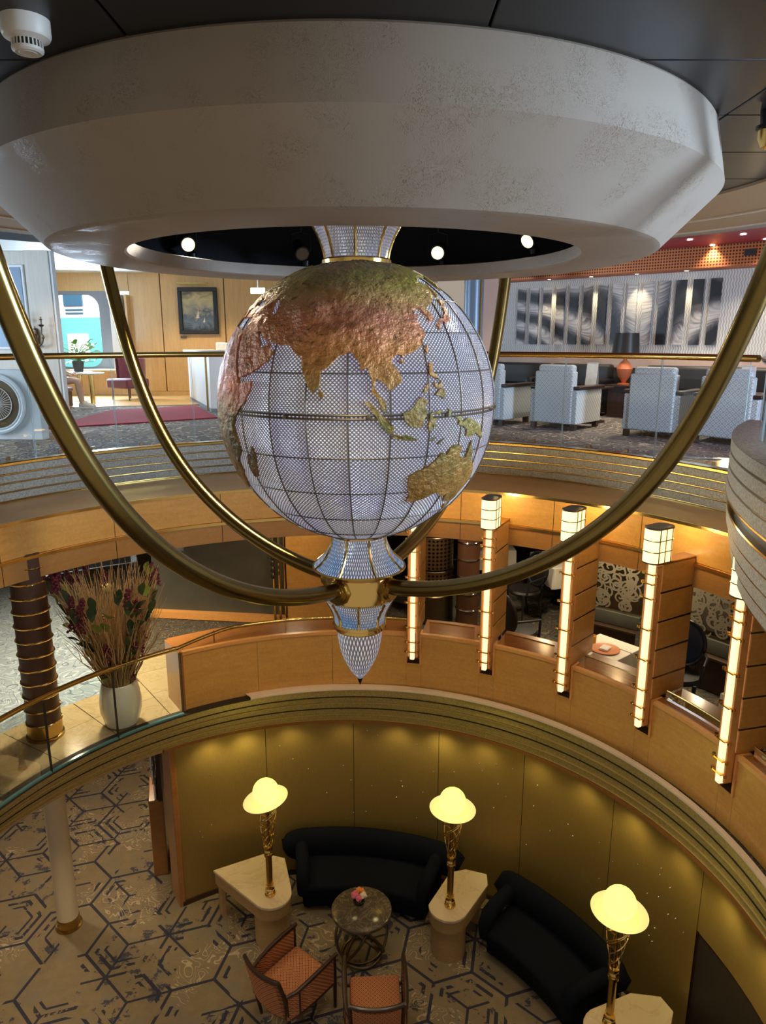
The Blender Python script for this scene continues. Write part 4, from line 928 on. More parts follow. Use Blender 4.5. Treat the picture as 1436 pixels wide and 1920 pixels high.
dr = thing('woven_drum', (0.74, 9.95, Z2), 0, 'woven bronze cylinder screen standing in the dining room', 'screen')
b = MB(); b.lathe([(0.27, 0.0), (0.29, 0.02), (0.29, 0.42), (0.27, 0.44)], n=40); b.build('drum_base', 'bronze', dr)
for z0, z1 in ((0.46, 0.80), (0.82, 1.3)):
    b = MB(); b.lathe([(0.27, z0), (0.28, z0 + 0.01), (0.28, z1 - 0.01), (0.27, z1)], n=40); b.build('woven_band', 'woven_bronze', dr)
    b = MB(); b.tube([(0.285 * cos(R(a)), 0.285 * sin(R(a)), z1) for a in range(0, 360, 12)], 0.010, 6, closed=True); b.build('metal_ring', 'bronze', dr)
# brass door pull with black knobs
dp = thing('door_pull', (-1.52, 9.72, Z2), 0, 'tall brass door pull with black ball knobs beside the slate panel', 'door pull')
for x in (-0.04, 0.04): b = MB(); b.tube([(x, 0, 0), (x, 0, 1.6)], 0.018, 10); b.build('brass_bar', 'brass', dp)
for k in range(4):
    b = MB(); b.tube([(-0.04, 0, 0.75 + k * 0.09), (-0.04, -0.06, 0.75 + k * 0.09)], 0.007, 6); b.sphere((-0.04, -0.08, 0.75 + k * 0.09), 0.032, 12, 8); b.build('ball_knob', 'black_plastic', dp)
# ------------------------------------------------------------------ lowest deck: sofas, tables, lamps
def sofa(a0, a1, label, e0=1.0, e1=1.0):
    s_ = thing('curved_sofa', (CS[0], CS[1], Z1), 0, label, 'sofa', 'curved navy sofas along the gold wall')
    def sec(name, prof, b0, b1, n=36, mat='navy_velvet', bevel=0.04):
        b = MB(); rows = []
        for i, a in enumerate(frange(b0, b1, n)): rows.append([(*pol((0, 0), r_, a), z_) for r_, z_ in prof + [prof[0]]])
        b.sweep(rows); m_ = len(prof)
        b.f.append(tuple(range(m_))); o_ = n * (m_ + 1); b.f.append(tuple(o_ + k for k in range(m_ - 1, -1, -1)))
        return b.build(name, mat, s_, bevel=bevel, seg=3)
    sec('seat_base', [(2.62, 0.04), (2.62, 0.26), (3.25, 0.26), (3.25, 0.04)], a0 + 1.2, a1 - 1.2)
    sec('seat_cushion', [(2.54, 0.26), (2.52, 0.40), (2.62, 0.43), (3.10, 0.42), (3.10, 0.26)], a0 + 1.5, a1 - 1.5)
    # back with rounded ends
    b = MB(); rows = []; n = 44
    for i, a in enumerate(frange(a0 - e0, a1 + e1, n)):
        e_ = min(1.0, min(i, n - i) / 5.0); f_ = sqrt(max(0.0, 1 - (1 - e_) ** 2)) * 0.92 + 0.08
        zt, zb = 0.58 + 0.175 * f_, 0.58 - 0.24 * f_
        pr = [(3.07 + 0.03, zb), (3.04, (zb + zt) / 2), (3.10, zt - 0.02), (3.16, zt), (3.21, zt - 0.03), (3.24, (zt + zb) / 2), (3.22, zb)]
        rows.append([(*pol((0, 0), r_, a), z_) for r_, z_ in pr + [pr[0]]])
    b.sweep(rows); b.f.append(tuple(range(7))); o_ = n * 8; b.f.append(tuple(o_ + k for k in range(6, -1, -1))); b.build('backrest', 'navy_velvet', s_, angle=60)
    for a_ in (a0 + 1.4, a1 - 1.4):
        b = MB(); ps = []; 
        b.tube([(*pol((0, 0), r_, a_), z_) for r_, z_ in ((2.60, 0.30), (2.58, 0.44), (2.64, 0.54), (2.80, 0.57), (3.06, 0.58))], [0.075, 0.08, 0.085, 0.085, 0.08], 12)
        b.build('armrest', 'navy_velvet', s_, angle=60)
    for f_ in (0.08, 0.5, 0.92):
        for r_ in (2.70, 3.15):
            b = MB(); p = pol((0, 0), r_, a0 + (a1 - a0) * f_); b.lathe([(0.03, 0.0), (0.035, 0.05)], (p[0], p[1], 0), n=10); b.build('leg', 'black_plastic', s_)
    return s_
sofa(64.5, 99.5, 'curved navy sofa behind the oval marble coffee table', 4.0, 3.0)
sofa(20.5, 49.5, 'long curved navy sofa under the studded gold panels, past the middle console table', 1.0, 2.2)
sofa(-24, 4.0, 'navy sofa end beside the dark niche')

def console(plan, ped_c, ped_r, label):
    cx, cy = ped_c; c_ = thing('console_table', (cx, cy, Z1), 0, label, 'table', 'marble topped console tables between the sofas')
    poly = [(x - cx, y - cy) for x, y in plan]; mx = sum(p[0] for p in poly) / len(poly); my = sum(p[1] for p in poly) / len(poly)
    b = MB(); b.prism(poly, 0.565, 0.60); top = b.build('marble_top', 'white_marble', c_, bevel=0.006)
    b = MB(); b.prism([(mx + (x - mx) * 0.97, my + (y - my) * 0.97) for x, y in poly], 0.42, 0.565); b.build('apron', 'table_wood', c_)
    b = MB(); b.lathe([(ped_r, 0.0), (ped_r, 0.42)], n=32); b.build('pedestal', 'table_wood', c_)
    return c_, poly
def tip(c, r, a0, a1, n=8): return [pol(c, r, a) for a in frange(a0, a1, n)]
con, poly = console([(-2.03, 7.31)] + [(-1.46, 7.60), (-1.20, 7.52)] + tip((-1.27, 6.94), 0.225, 15, -128, 10), (-1.28, 6.95), 0.20, 'wide marble topped console table at the end of the gold wall')
b = MB(); b.box((-0.66, 0.36, 0.21), (0.05, 0.14, 0.42), R(28)); b.build('rear_support', 'table_wood', con)
con, poly = console([(0.99, 7.33), (0.80, 7.28)] + tip((0.735, 6.76), 0.225, 175, 330, 10) + [(1.22, 7.08), (1.23, 7.25)], (0.74, 6.77), 0.195, 'marble topped console table between the two navy sofas')
b = MB(); b.box((0.26, 0.46, 0.21), (0.34, 0.05, 0.42), R(-30)); b.build('rear_support', 'table_wood', con)
con, poly = console([(2.74, 5.46), (2.68, 5.62), (2.40, 5.66)] + tip((2.08, 5.28), 0.235, 120, 285, 10) + [(2.55, 5.12)], (2.08, 5.28), 0.20, 'marble topped console table beside the dark niche')
b = MB(); b.box((0.52, 0.22, 0.21), (0.05, 0.34, 0.42), R(20)); b.build('rear_support', 'table_wood', con)

def table_lamp(loc, tilt, rz, label):
    l_ = thing('table_lamp', loc, rz, label, 'lamp', 'saucer lamps on the console tables')
    b = MB(); b.lathe([(0, 0), (0.062, 0), (0.062, 0.02), (0.052, 0.03), (0.058, 0.05), (0.048, 0.065), (0.053, 0.085), (0.044, 0.10), (0.044, 0.14), (0, 0.14)], n=24); b.build('base', 'bright_brass', l_)
    b = MB(); b.lathe([(0.036, 0.14), (0.036, 0.52)], n=20); b.build('pole', 'brass', l_)
    b = MB(); b.lathe([(0.036, 0.52), (0.05, 0.52), (0.05, 0.55), (0.042, 0.56), (0.05, 0.58), (0.042, 0.60), (0.05, 0.62), (0.046, 0.64), (0.02, 0.65)], n=20); b.build('collar', 'brass', l_)
    b = MB(); b.lathe([(0.016, 0.64), (0.016, 1.19)], n=12); stm = b.build('stem', 'brass', l_)
    for k in range(8):
        b = MB(); sg = 1 if k < 5 else -1; pts_ = []
        for i in range(37):
            f_ = i / 36; a = R(k * 72 + 13 * k) + sg * f_ * (6.5 if sg > 0 else 2.4); rr_ = 0.045 + 0.085 * f_ ** 1.3
            pts_.append((rr_ * cos(a), rr_ * sin(a), 0.64 + 0.54 * f_))
        b.tube(pts_, 0.0055, 5); b.build('spiral_wire', 'bright_brass', stm)
    mt_ = Matrix.Translation((0, 0, 1.21)) @ Matrix.Rotation(tilt, 4, 'Y')
    b = MB(); b.lathe([(0.0, -0.02), (0.10, -0.016), (0.20, 0.005), (0.248, 0.028), (0.250, 0.034), (0.20, 0.013), (0.10, -0.006), (0.0, -0.010)], n=48); b.v = [mt_ @ v for v in b.v]; b.build('saucer', 'saucer_glow', l_)
    b = MB(); b.sphere((0, 0, 1.335), 0.142, 32, 20); b.build('globe_shade', 'lamp_glow', l_)
    return l_
table_lamp((-1.29, 6.93, Z1 + 0.60), R(-11), 0, 'saucer lamp with glowing ball on the wide console table')
table_lamp((0.75, 6.76, Z1 + 0.60), R(3), 0, 'saucer lamp with glowing ball on the console between the sofas')
table_lamp((2.09, 5.33, Z1 + 0.60), R(4), 0, 'saucer lamp with glowing ball on the console by the niche')

# coffee table
ct = thing('coffee_table', (-0.24, 6.72, Z1), 0, 'oval brown marble coffee table on bronze rings', 'table')
b = MB(); b.lathe([(0, 0.555), (0.31, 0.555), (0.335, 0.565), (0.34, 0.58), (0.335, 0.595), (0.32, 0.60), (0, 0.60)], n=48); b.build('marble_top', 'brown_marble', ct)
b = MB(); b.lathe([(0, 0.53), (0.30, 0.53), (0.30, 0.555)], n=40); b.build('top_rim', 'bronze', ct)
for k, (tx, tz, rr_) in enumerate(((62, 20, 0.25), (-58, 75, 0.25), (60, 140, 0.25))):
    mt_ = Matrix.Translation((0, 0, 0.265)) @ Matrix.Rotation(R(tz), 4, 'Z') @ Matrix.Rotation(R(tx), 4, 'X')
    b = MB(); b.tube([(0.30 * cos(R(a)), 0.30 * sin(R(a)), 0) for a in range(0, 360, 12)], 0.016, 8, closed=True, mtx=mt_); b.build('ring_leg', 'bronze', ct)
b = MB(); b.tube([(0.22 * cos(R(a)), 0.22 * sin(R(a)), 0.016) for a in range(0, 360, 12)], 0.016, 8, closed=True); b.build('floor_ring', 'bronze', ct)
fb = thing('flower_bowl', (-0.27, 6.80, Z1 + 0.60), 0, 'small glass bowl of pink and orange blooms on the coffee table', 'flowers')
b = MB(); b.lathe([(0.0, 0.0), (0.05, 0.0), (0.065, 0.03), (0.055, 0.075), (0.050, 0.075), (0.058, 0.03), (0.0, 0.008)], n=20); b.build('bowl', 'clear_glass', fb)
for k, (x, y, z, r_, m_) in enumerate(((-0.045, -0.01, 0.11, 0.048, 'pink_flower'), (0.0, 0.03, 0.135, 0.036, 'orange_flower'), (0.05, -0.015, 0.105, 0.045, 'white_flower'), (0.0, -0.045, 0.095, 0.04, 'pink_flower'), (0.035, 0.035, 0.12, 0.03, 'orange_flower'))):
    b = MB()
    for q in range(9):
        a = R(q * 40); f_ = 0.55 if q % 2 else 0.9
        b.sphere((x + r_ * 0.5 * cos(a) * f_, y + r_ * 0.5 * sin(a) * f_, z + 0.01 * (q % 3)), r_ * 0.55, 8, 6, (1, 1, 0.7))
    b.tube([(x, y, z), (x * 0.3, y * 0.3, 0.02)], 0.004, 5); b.build('bloom', m_, fb)

# armchairs with coral lattice fabric
def make_armchair():
    c_ = thing('armchair', (0, 0, 0), 0, 'x', 'chair', 'coral lattice armchairs at the coffee table')
    W = 0.30
    b = MB(); b.box((0, 0.02, 0.385), (0.50, 0.54, 0.13)); b.build('seat', 'coral_fabric', c_, bevel=0.03, seg=3)
    # curved back panel
    def bx(u): return -0.30 - 0.045 * (1 - (u / 0.24) ** 2)
    b = MB(); rows = []
    for z_ in (0.34, 0.50, 0.66, 0.80):
        t_ = (z_ - 0.34) * 0.22; us = frange(-0.22, 0.22, 8)
        rows.append([(u, bx(u) - t_ + 0.02, z_) for u in us] + [(u, bx(u) - t_ - 0.025, z_) for u in reversed(us)] + [(us[0], bx(us[0]) - t_ + 0.02, z_)])
    b.sweep(rows); n_ = 18
    for r_ in (0, 3): b.f.append(tuple(r_ * 19 + k for k in range(18)))
    b.build('back_panel', 'coral_fabric', c_)
    b = MB(); b.tube([(u, bx(u) - 0.108 + 0.0, 0.83) for u in frange(-0.25, 0.25, 10)], 0.021, 8); b.build('top_rail', 'dark_wood', c_)
    for s_ in (-1, 1):
        b = MB(); b.tube([(s_ * 0.235, -0.24, 0.0), (s_ * 0.24, -0.29, 0.30), (s_ * 0.245, -0.32, 0.55), (s_ * 0.25, -0.405, 0.835)], [0.016, 0.022, 0.022, 0.019], 8); b.build('rear_leg', 'dark_wood', c_)
        b = MB(); b.tube([(s_ * W, 0.30, 0.0), (s_ * W, 0.30, 0.30), (s_ * W, 0.295, 0.63)], [0.015, 0.023, 0.021], 8); b.build('front_leg', 'dark_wood', c_)
        b = MB(); b.tube([(s_ * W, 0.335, 0.64), (s_ * (W + 0.005), 0.15, 0.635), (s_ * W, -0.05, 0.62), (s_ * (W - 0.015), -0.22, 0.60), (s_ * (W - 0.055), -0.34, 0.60)], [0.020, 0.024, 0.024, 0.022, 0.018], 8); b.build('arm_rail', 'dark_wood', c_)
        b = MB(); b.sweep([[(s_ * (W + d_), 0.28, z_), (s_ * (W + d_), 0.0, z_), (s_ * (W - 0.02 + d_), -0.22, z_), (s_ * 0.255, -0.32, z_)] for d_, z_ in ((-0.015, 0.32), (-0.015, 0.61), (0.008, 0.61), (0.008, 0.32), (-0.015, 0.32))]); sp_ = b.build('side_panel', 'coral_fabric', c_)
        b = MB(); b.tube([(s_ * W, 0.30, 0.315), (s_ * W, 0.0, 0.315), (s_ * (W - 0.02), -0.22, 0.315), (s_ * 0.24, -0.31, 0.315)], 0.018, 6); b.build('side_rail', 'dark_wood', c_)
        b = MB(); b.tube([(s_ * (W - 0.012), -0.18, 0.32), (s_ * (W - 0.012), -0.18, 0.60)], 0.012, 6); b.build('arm_spindle', 'dark_wood', sp_)
    b = MB(); b.tube([(-W, 0.30, 0.315), (W, 0.30, 0.315)], 0.018, 6); b.build('front_rail', 'dark_wood', c_)
    b = MB(); b.tube([(u, bx(u) - 0.0, 0.325) for u in frange(-0.24, 0.24, 8)], 0.018, 6); b.build('back_rail', 'dark_wood', c_)
    return c_
ac = make_armchair(); ac.location = (-0.92, 6.01, Z1); ac.rotation_euler = (0, 0, R(-40)); ac['label'] = 'coral lattice armchair turned towards the coffee table, beside the wide console'
dup(ac, (-0.075, 5.72, Z1), R(3), 'coral lattice armchair seen from behind, backed square to the coffee table')

# white post with brass foot and the brochure rack
ps = thing('white_post', (-3.73, 7.12, Z1), 0, 'round cream post with brass foot standing on the hexagon carpet', 'column')
b = MB(); b.lathe([(0.118, 0.13), (0.118, 2.16)], n=28); b.build('shaft', 'cream', ps)
b = MB(); b.lathe([(0.15, 0), (0.15, 0.02), (0.128, 0.03), (0.126, 0.13), (0.118, 0.135)], n=28); b.build('brass_foot', 'brass', ps)
rk = thing('brochure_rack', (-2.95, 8.20, Z1), R(16), 'dark timber rack of white leaflets beside the gold wall end', 'rack')
b = MB(); b.box((0, 0, 0.55), (0.18, 0.55, 1.1)); b.build('cabinet', 'maple_dark', rk, bevel=0.01)
b = MB(); b.box((0.06, 0, 1.45), (0.05, 0.55, 0.75)); b.build('rack_back', 'dark_wood', rk)
for i in range(3):
    for j in range(4):
        b = MB(); b.box((0.0 - i * 0.012, -0.2 + j * 0.135, 1.20 + i * 0.22), (0.02, 0.11, 0.20), random.uniform(-0.1, 0.1)); b.build('leaflet', 'paper', rk)

# ------------------------------------------------------------------ vase and dried bouquet on the middle deck
VL = (-2.80, 6.95, Z2)
va = MB(); va.lathe([(0, 0), (0.13, 0), (0.17, 0.03), (0.212, 0.18), (0.217, 0.28), (0.20, 0.40), (0.175, 0.49), (0.165, 0.50), (0.155, 0.49), (0.18, 0.38), (0.19, 0.25), (0, 0.05)], n=48)
vo = va.build('vase', 'white_ceramic', loc=VL); tag(vo, 'large smooth white ceramic vase holding the dried bouquet', 'vase')
bq = thing('dried_bouquet', (VL[0], VL[1], VL[2] + 0.40), 0, 'tall spray of dried sticks, dark leaves and plum flowers in the white vase', 'bouquet')
rn = random.Random(11); b = MB()
for k in range(460):
    a = rn.uniform(0, 2 * pi); q = sqrt(rn.random()); r0 = 0.13 * q; r1 = (0.16 + 0.40 * q) * rn.uniform(0.75, 1.08); h = rn.uniform(0.65, 1.40) * (1.05 - 0.12 * q)
    p = []
    for i in range(6):
        f_ = i / 5; rr_ = r0 + (r1 - r0) * f_ ** 1.25; w_ = 0.045 * f_
        p.append((rr_ * cos(a) + rn.uniform(-w_, w_), rr_ * sin(a) + rn.uniform(-w_, w_), h * f_))
    b.tube(p, [0.006, 0.006, 0.0055, 0.0045, 0.0035, 0.002], 4, caps=False)
o = b.build('dried_sticks', 'dry_stick', bq); o['kind'] = 'stuff'
def leaf_mesh(name, mat, L_, W_):
    vs_ = []; n_ = 6
    for i in range(n_ + 1):
        f_ = i / n_; w_ = W_ * sin(pi * min(1, f_ * 0.96 + 0.02)) ** 0.8; z_ = 0.10 * L_ * sin(pi * f_)
        vs_ += [(f_ * L_, -w_, z_ + 0.1 * w_), (f_ * L_, 0, z_ - 0.12 * w_), (f_ * L_, w_, z_ + 0.1 * w_)]
    b = MB(); b.add(vs_, [(i * 3 + k, i * 3 + k + 1, (i + 1) * 3 + k + 1, (i + 1) * 3 + k) for i in range(n_) for k in (0, 1)]); return b.mesh(name, mat)
lm = [leaf_mesh('leaf', 'dark_leaf', 0.18, 0.042), leaf_mesh('leaf', 'lime_leaf', 0.12, 0.058)]
def place_part(me, name, parent, loc, eul):
    o_ = bpy.data.objects.new(name, me); col.objects.link(o_); o_.parent = parent; o_.location = loc; o_.rotation_euler = eul; return o_
spike = MB(); r2 = random.Random(4)
for k in range(22):
    f_ = k / 22; a = k * 2.4; spike.sphere((0.032 * (1 - f_ * 0.5) * cos(a), 0.032 * (1 - f_ * 0.5) * sin(a), 0.19 * f_), 0.016, 6, 4)
spike_me = spike.mesh('flower_spike', 'plum_flower')
for k in range(114):
    a = rn.uniform(0, 2 * pi) if k % 3 else rn.uniform(pi, 2 * pi); f_ = rn.uniform(0.12, 1.0); rr_ = (0.16 + 0.42 * f_ ** 1.25) * rn.uniform(0.9, 1.05); z_ = 1.30 * f_ * rn.uniform(0.9, 1.0)
    kind_ = k % 3
    if kind_ == 2: place_part(spike_me, 'flower_spike', bq, (rr_ * cos(a), rr_ * sin(a), z_), (rn.uniform(-.3, .3), rn.uniform(-.3, .3), a))
    else: place_part(lm[0] if kind_ == 0 else lm[1], 'leaf', bq, (rr_ * cos(a), rr_ * sin(a), z_), (rn.uniform(-0.5, 0.5), rn.uniform(-1.5, -0.6), a + rn.uniform(-.6, .6)))

# ------------------------------------------------------------------ dining room
def dining_chair(loc, rz, label, back='black_leather'):
    c_ = thing('dining_chair', loc, rz, label, 'chair', 'black oval back dining chairs')
    b = MB(); b.lathe([(0, 0.40), (0.22, 0.40), (0.24, 0.43), (0.22, 0.46), (0, 0.475)], n=28); b.build('seat', 'black_leather' if back != 'cream' else 'cream', c_)
    mt_ = Matrix.Translation((0, -0.24, 0.72)) @ Matrix.Rotation(R(8), 4, 'X')
    b = MB(); b.sphere((0, 0, 0), 0.2, 28, 14, (0.98, 0.12, 1.18)); b.v = [mt_ @ v for v in b.v]; b.build('back_pad', back, c_)
    b = MB(); b.tube([(0.21 * cos(R(a)), 0, 0.25 * sin(R(a))) for a in range(0, 360, 12)], 0.022, 8, closed=True, mtx=mt_); b.build('back_frame', 'black_plastic', c_)
    for s_ in (-1, 1):
        b = MB(); b.tube([(s_ * 0.17, 0.17, 0), (s_ * 0.18, 0.17, 0.42)], [0.013, 0.022], 8); b.build('leg', 'black_plastic', c_)
        b = MB(); b.tube([(s_ * 0.15, -0.22, 0), (s_ * 0.15, -0.17, 0.25), (s_ * 0.15, -0.22, 0.52)], [0.013, 0.02, 0.018], 8); b.build('leg', 'black_plastic', c_)
        b = MB(); b.tube([(s_ * 0.20, -0.24, 0.66), (s_ * 0.26, -0.05, 0.66), (s_ * 0.25, 0.12, 0.64), (s_ * 0.22, 0.14, 0.43)], 0.016, 8); b.build('arm', 'black_plastic', c_)
    return c_
dining_chair((2.08, 9.98, Z2), R(120), 'black dining chair with pale seat by the far draped table')
dining_chair((1.72, 8.45, Z2), R(-60), 'black oval back dining chair close behind the parapet')
dining_chair((3.25, 7.22, Z2), R(150), 'dining chair with navy oval back beside the lit column', 'blue_leather')
dining_chair((4.05, 7.05, Z2), R(-30), 'black dining chair half hidden behind a lit column')
def draped_table(loc, rz, sx, sy, h, label):
    d_ = thing('dining_table', loc, rz, label, 'table', 'tables under white cloths in the dining room')
    b = MB(); b.box((0, 0, h - 0.01), (sx, sy, 0.02)); b.build('table_top', 'white_cloth', d_, bevel=0.008)
    rows = [[], []]; n_ = 48
    per = []
    for k in range(n_):
        t_ = k / n_ * 4; s_ = int(t_); f_ = t_ - s_
        cs = [(-1, -1), (1, -1), (1, 1), (-1, 1), (-1, -1)]; per.append((cs[s_][0] + (cs[s_ + 1][0] - cs[s_][0]) * f_, cs[s_][1] + (cs[s_ + 1][1] - cs[s_][1]) * f_))
    for k in range(n_ + 1):
        x, y = per[k % n_]; w_ = 1.02 + 0.025 * sin(k * 2.1)
        rows[0].append((x * sx / 2, y * sy / 2, h - 0.005)); rows[1].append((x * sx / 2 * w_, y * sy / 2 * w_, h - 0.32))
    b = MB(); b.sweep(rows); b.build('cloth_skirt', 'white_cloth', d_)
    b = MB(); b.lathe([(0.22, 0), (0.22, 0.02), (0.05, 0.05), (0.04, h - 0.02)], n=16); b.build('pedestal', 'black_metal', d_)
    return d_
draped_table((2.52, 7.52, Z2), R(40), 0.62, 0.55, 0.62, 'small white draped table set with a coral plate by the parapet')
draped_table((3.72, 6.30, Z2), R(20), 0.62, 0.55, 0.62, 'white draped table behind the column below the bulging deck')
draped_table((2.88, 10.62, Z2), R(10), 0.9, 0.9, 0.72, 'far white draped table with the pale seated chair')
draped_table((1.72, 11.25, Z2), R(0), 0.8, 0.7, 0.76, 'far white table with small bottles behind the black chair')
zt = Z2 + 0.62
pl = thing('place_plate', (2.50, 7.46, zt), R(40), 'coral charger plate with folded white napkin', 'plate')
b = MB(); b.lathe([(0, 0.004), (0.12, 0.004), (0.16, 0.014), (0.162, 0.018), (0.12, 0.009), (0, 0.009)], n=36); b.build('charger', 'coral_plate', pl)
b = MB(); b.box((0, 0, 0.022), (0.13, 0.10, 0.026), R(10)); b.build('napkin', 'white_cloth', pl, bevel=0.006)
gm = MB(); gm.lathe([(0, 0.0), (0.034, 0.0), (0.036, 0.09), (0.032, 0.09), (0.03, 0.07), (0, 0.07)], n=20)
o = gm.build('glass_tumbler', 'yellow_drink', loc=(2.42, 7.66, zt)); tag(o, 'tumbler of yellow drink beside the coral plate', 'glass')
gm = MB(); gm.lathe([(0, 0.0), (0.024, 0.0), (0.024, 0.06), (0.014, 0.075), (0.014, 0.085), (0, 0.085)], n=16)
o = gm.build('salt_shaker', 'chrome', loc=(2.31, 7.66, zt)); tag(o, 'small silver shaker next to the yellow drink', 'shaker')
kn = MB(); kn.box((0, 0, 0.003), (0.012, 0.20, 0.004)); o = kn.build('table_knife', 'chrome', loc=(2.70, 7.44, zt)); o.rotation_euler = (0, 0, R(40)); tag(o, 'table knife laid right of the coral plate', 'cutlery')
b = MB(); b.lathe([(0, 0.004), (0.12, 0.004), (0.16, 0.014), (0.162, 0.018), (0.12, 0.009), (0, 0.009)], n=36)
o = b.build('place_plate', 'coral_plate', loc=(3.58, 6.38, zt)); tag(o, 'coral charger plate on the table under the bulging deck', 'plate')
for k in range(4):
    bt = MB(); bt.lathe([(0, 0), (0.035, 0), (0.035, 0.13), (0.013, 0.17), (0.013, 0.22), (0, 0.22)], n=14)
    o = bt.build('bottle', ['black_plastic', 'orange_flower', 'white_flower', 'pink_flower'][k], loc=(1.47 + k * 0.17, 11.1 + 0.06 * (k % 2), Z2 + 0.76)); tag(o, ['dark', 'orange', 'cream', 'pink'][k] + ' bottle on the far white table', 'bottle', 'bottles on the far table')
# scroll screens on dark bench walls
def screen(a0, a1, label):
    s_ = thing('scroll_screen', (CM[0], CM[1], Z2), 0, label, 'screen', 'curved scroll glass screens in the dining room')
    def sec(name, mat, prof): 
        b = MB(); b.sweep([[(*pol((0, 0), r_, a), z_) for a in frange(a0, a1, 16)] for r_, z_ in prof]); return b.build(name, mat, s_)
    sec('bench_wall', 'dark_wood', [(5.22, 0.0), (5.22, 0.42), (5.32, 0.44), (5.36, 0.44)])
    sec('grey_ledge', 'grey_wall', [(5.28, 0.44), (5.28, 0.52), (5.30, 0.60), (5.40, 0.60)])
    sec('brass_trim', 'bronze', [(5.20, 0.40), (5.195, 0.41), (5.195, 0.425), (5.22, 0.43)])
    sec('glass_panel', 'smoked_glass', [(5.34, 0.60), (5.34, 1.45)])
    sec('dark_backing', 'grey_wall', [(5.44, 0.60), (5.44, 1.45)])
    # frosted scrolls: flat spiral ribbons
    rs = random.Random(int(a0)); b = MB()
    def ribbon(pts_, w_):
        vs_ = []; m_ = len(pts_)
        for i, (s1, z1) in enumerate(pts_):
            q = pts_[min(i + 1, m_ - 1)]; p = pts_[max(i - 1, 0)]; dx, dz = q[0] - p[0], q[1] - p[1]; L_ = hypot(dx, dz) or 1
            ww = w_ * (0.35 + 0.65 * sin(pi * (0.08 + 0.92 * i / (m_ - 1))) ** 0.6)
            for sg in (-1, 1):
                s2, z2 = s1 - sg * dz / L_ * ww, z1 + sg * dx / L_ * ww
                a = a0 + s2 / 5.33 * 180 / pi; vs_.append((*pol((0, 0), 5.33, a), z2))
        b.add(vs_, [(2 * i, 2 * i + 1, 2 * i + 3, 2 * i + 2) for i in range(m_ - 1)])
    L0 = (a1 - a0) * pi / 180 * 5.33
    for k in range(60):
        cs, cz = rs.uniform(0.10, L0 - 0.10), rs.uniform(0.68, 1.38); R0 = rs.uniform(0.06, 0.13); sg = rs.choice((-1, 1)); ph = rs.uniform(0, 2 * pi)
        pts_ = []
        for i in range(26):
            f_ = i / 25; rr_ = R0 * (1 - 0.85 * f_); a = ph + sg * f_ * 7.5; s1 = cs + rr_ * cos(a); z1 = cz + rr_ * sin(a)
            pts_.append((min(max(s1, 0.01), L0 - 0.01), min(max(z1, 0.62), 1.44)))
        ribbon(pts_, 0.013)
    o = b.build('frosted_scrolls', 'frosted', s_, smooth=False); o['kind'] = 'stuff'
    return s_
screen(48.0, 57.5, 'curved smoked glass screen with pale scrolls behind the set table')
screen(34.5, 43.0, 'curved smoked glass screen with pale scrolls behind the navy chair')
for a in (44.8, 58.8): pass
# ------------------------------------------------------------------ lounge on the upper deck right
WN = Vector((0.672, 0.741)); WT = Vector((0.741, -0.672))        # wall normal (away from us) and direction along it
WO = WN * 12.2
WRZ = atan2(WT.y, WT.x)
def wl_(s_, off=0.0): p = WO + WT * s_ + WN * off; return (p.x, p.y)
S0, S1 = -8.6, 1.0
def s_of(x, y): return (Vector((x, y)) - WO).dot(WT)
lw = thing('wall_right', (*wl_((S0 + S1) / 2, 0.06), 0), WRZ, 'white lattice feature wall of the lounge with tall prints', kind='structure')
LW = S1 - S0
MB().box((0, 0, 1.68), (LW, 0.08, 1.36)).build('lattice_panel', 'lattice_wall', lw)
MB().box((0, -0.02, 0.90), (LW, 0.08, 0.20)).build('perforated_dado', 'pink_mesh', lw)
MB().box((0, 0.02, 0.40), (LW, 0.08, 0.80)).build('lower_panel', 'dark_room', lw)
bh = thing('trim_6', (*wl_((S0 + S1) / 2, -0.35), 0), WRZ, 'orange perforated bulkhead above the lounge wall', kind='structure')
MB().box((0, 0, 2.50), (LW, 0.04, 0.32)).build('perforated_face', 'perf_orange', bh)
MB().box((0, 0.20, 2.338), (LW, 0.42, 0.012)).build('bulkhead_soffit', 'orange_panel', bh)
MB().box((0.35, -0.025, 2.52), (0.16, 0.03, 0.09)).build('dark_vent', 'black_plastic', bh)
s_first = s_of(2.63, 14.08); step = 0.262
for k in range(14):
    s_ = s_first + 0.0 + k * step * 1.03
    if s_ > S1 - 0.1: break
    p = wl_(s_, 0.0)
    o = MB().box((0, 0, 0), (0.165, 0.03, 1.02)).build('bone_print', 'bone_print', loc=(p[0], p[1], 1.70)); o.rotation_euler = (0, 0, WRZ)
    tag(o, 'tall narrow bone print at the pink pillar end of the lattice wall' if k == 0 else 'tall narrow bone print partly behind the black lamp shade' if k in (7, 8) else 'tall narrow black and white bone print on the white lattice wall', 'picture', 'tall prints on the lattice wall')
    lamp_on = k % 3 == 2
    if lamp_on:
        q = wl_(s_ + 0.13, -0.20)
        d_ = thing('downlight', (q[0], q[1], 2.332), 0, 'small round downlight in the orange soffit above the prints', 'downlight', 'downlights washing the lattice wall')
        b = MB(); b.lathe([(0.03, -0.004), (0.045, -0.006), (0.048, 0.0)], n=20); b.build('trim_ring', 'chrome', d_)
        b = MB(); b.lathe([(0, -0.003), (0.03, -0.003)], n=20); b.build('lamp_face', 'downlight_glow', d_)
        lamp('wall_wash_light', 'SPOT', (q[0], q[1], 2.31), 16, (1, 0.84, 0.55), 0.03, (*wl_(s_ + 0.13, 0.0), 1.2), 70, 0.7)
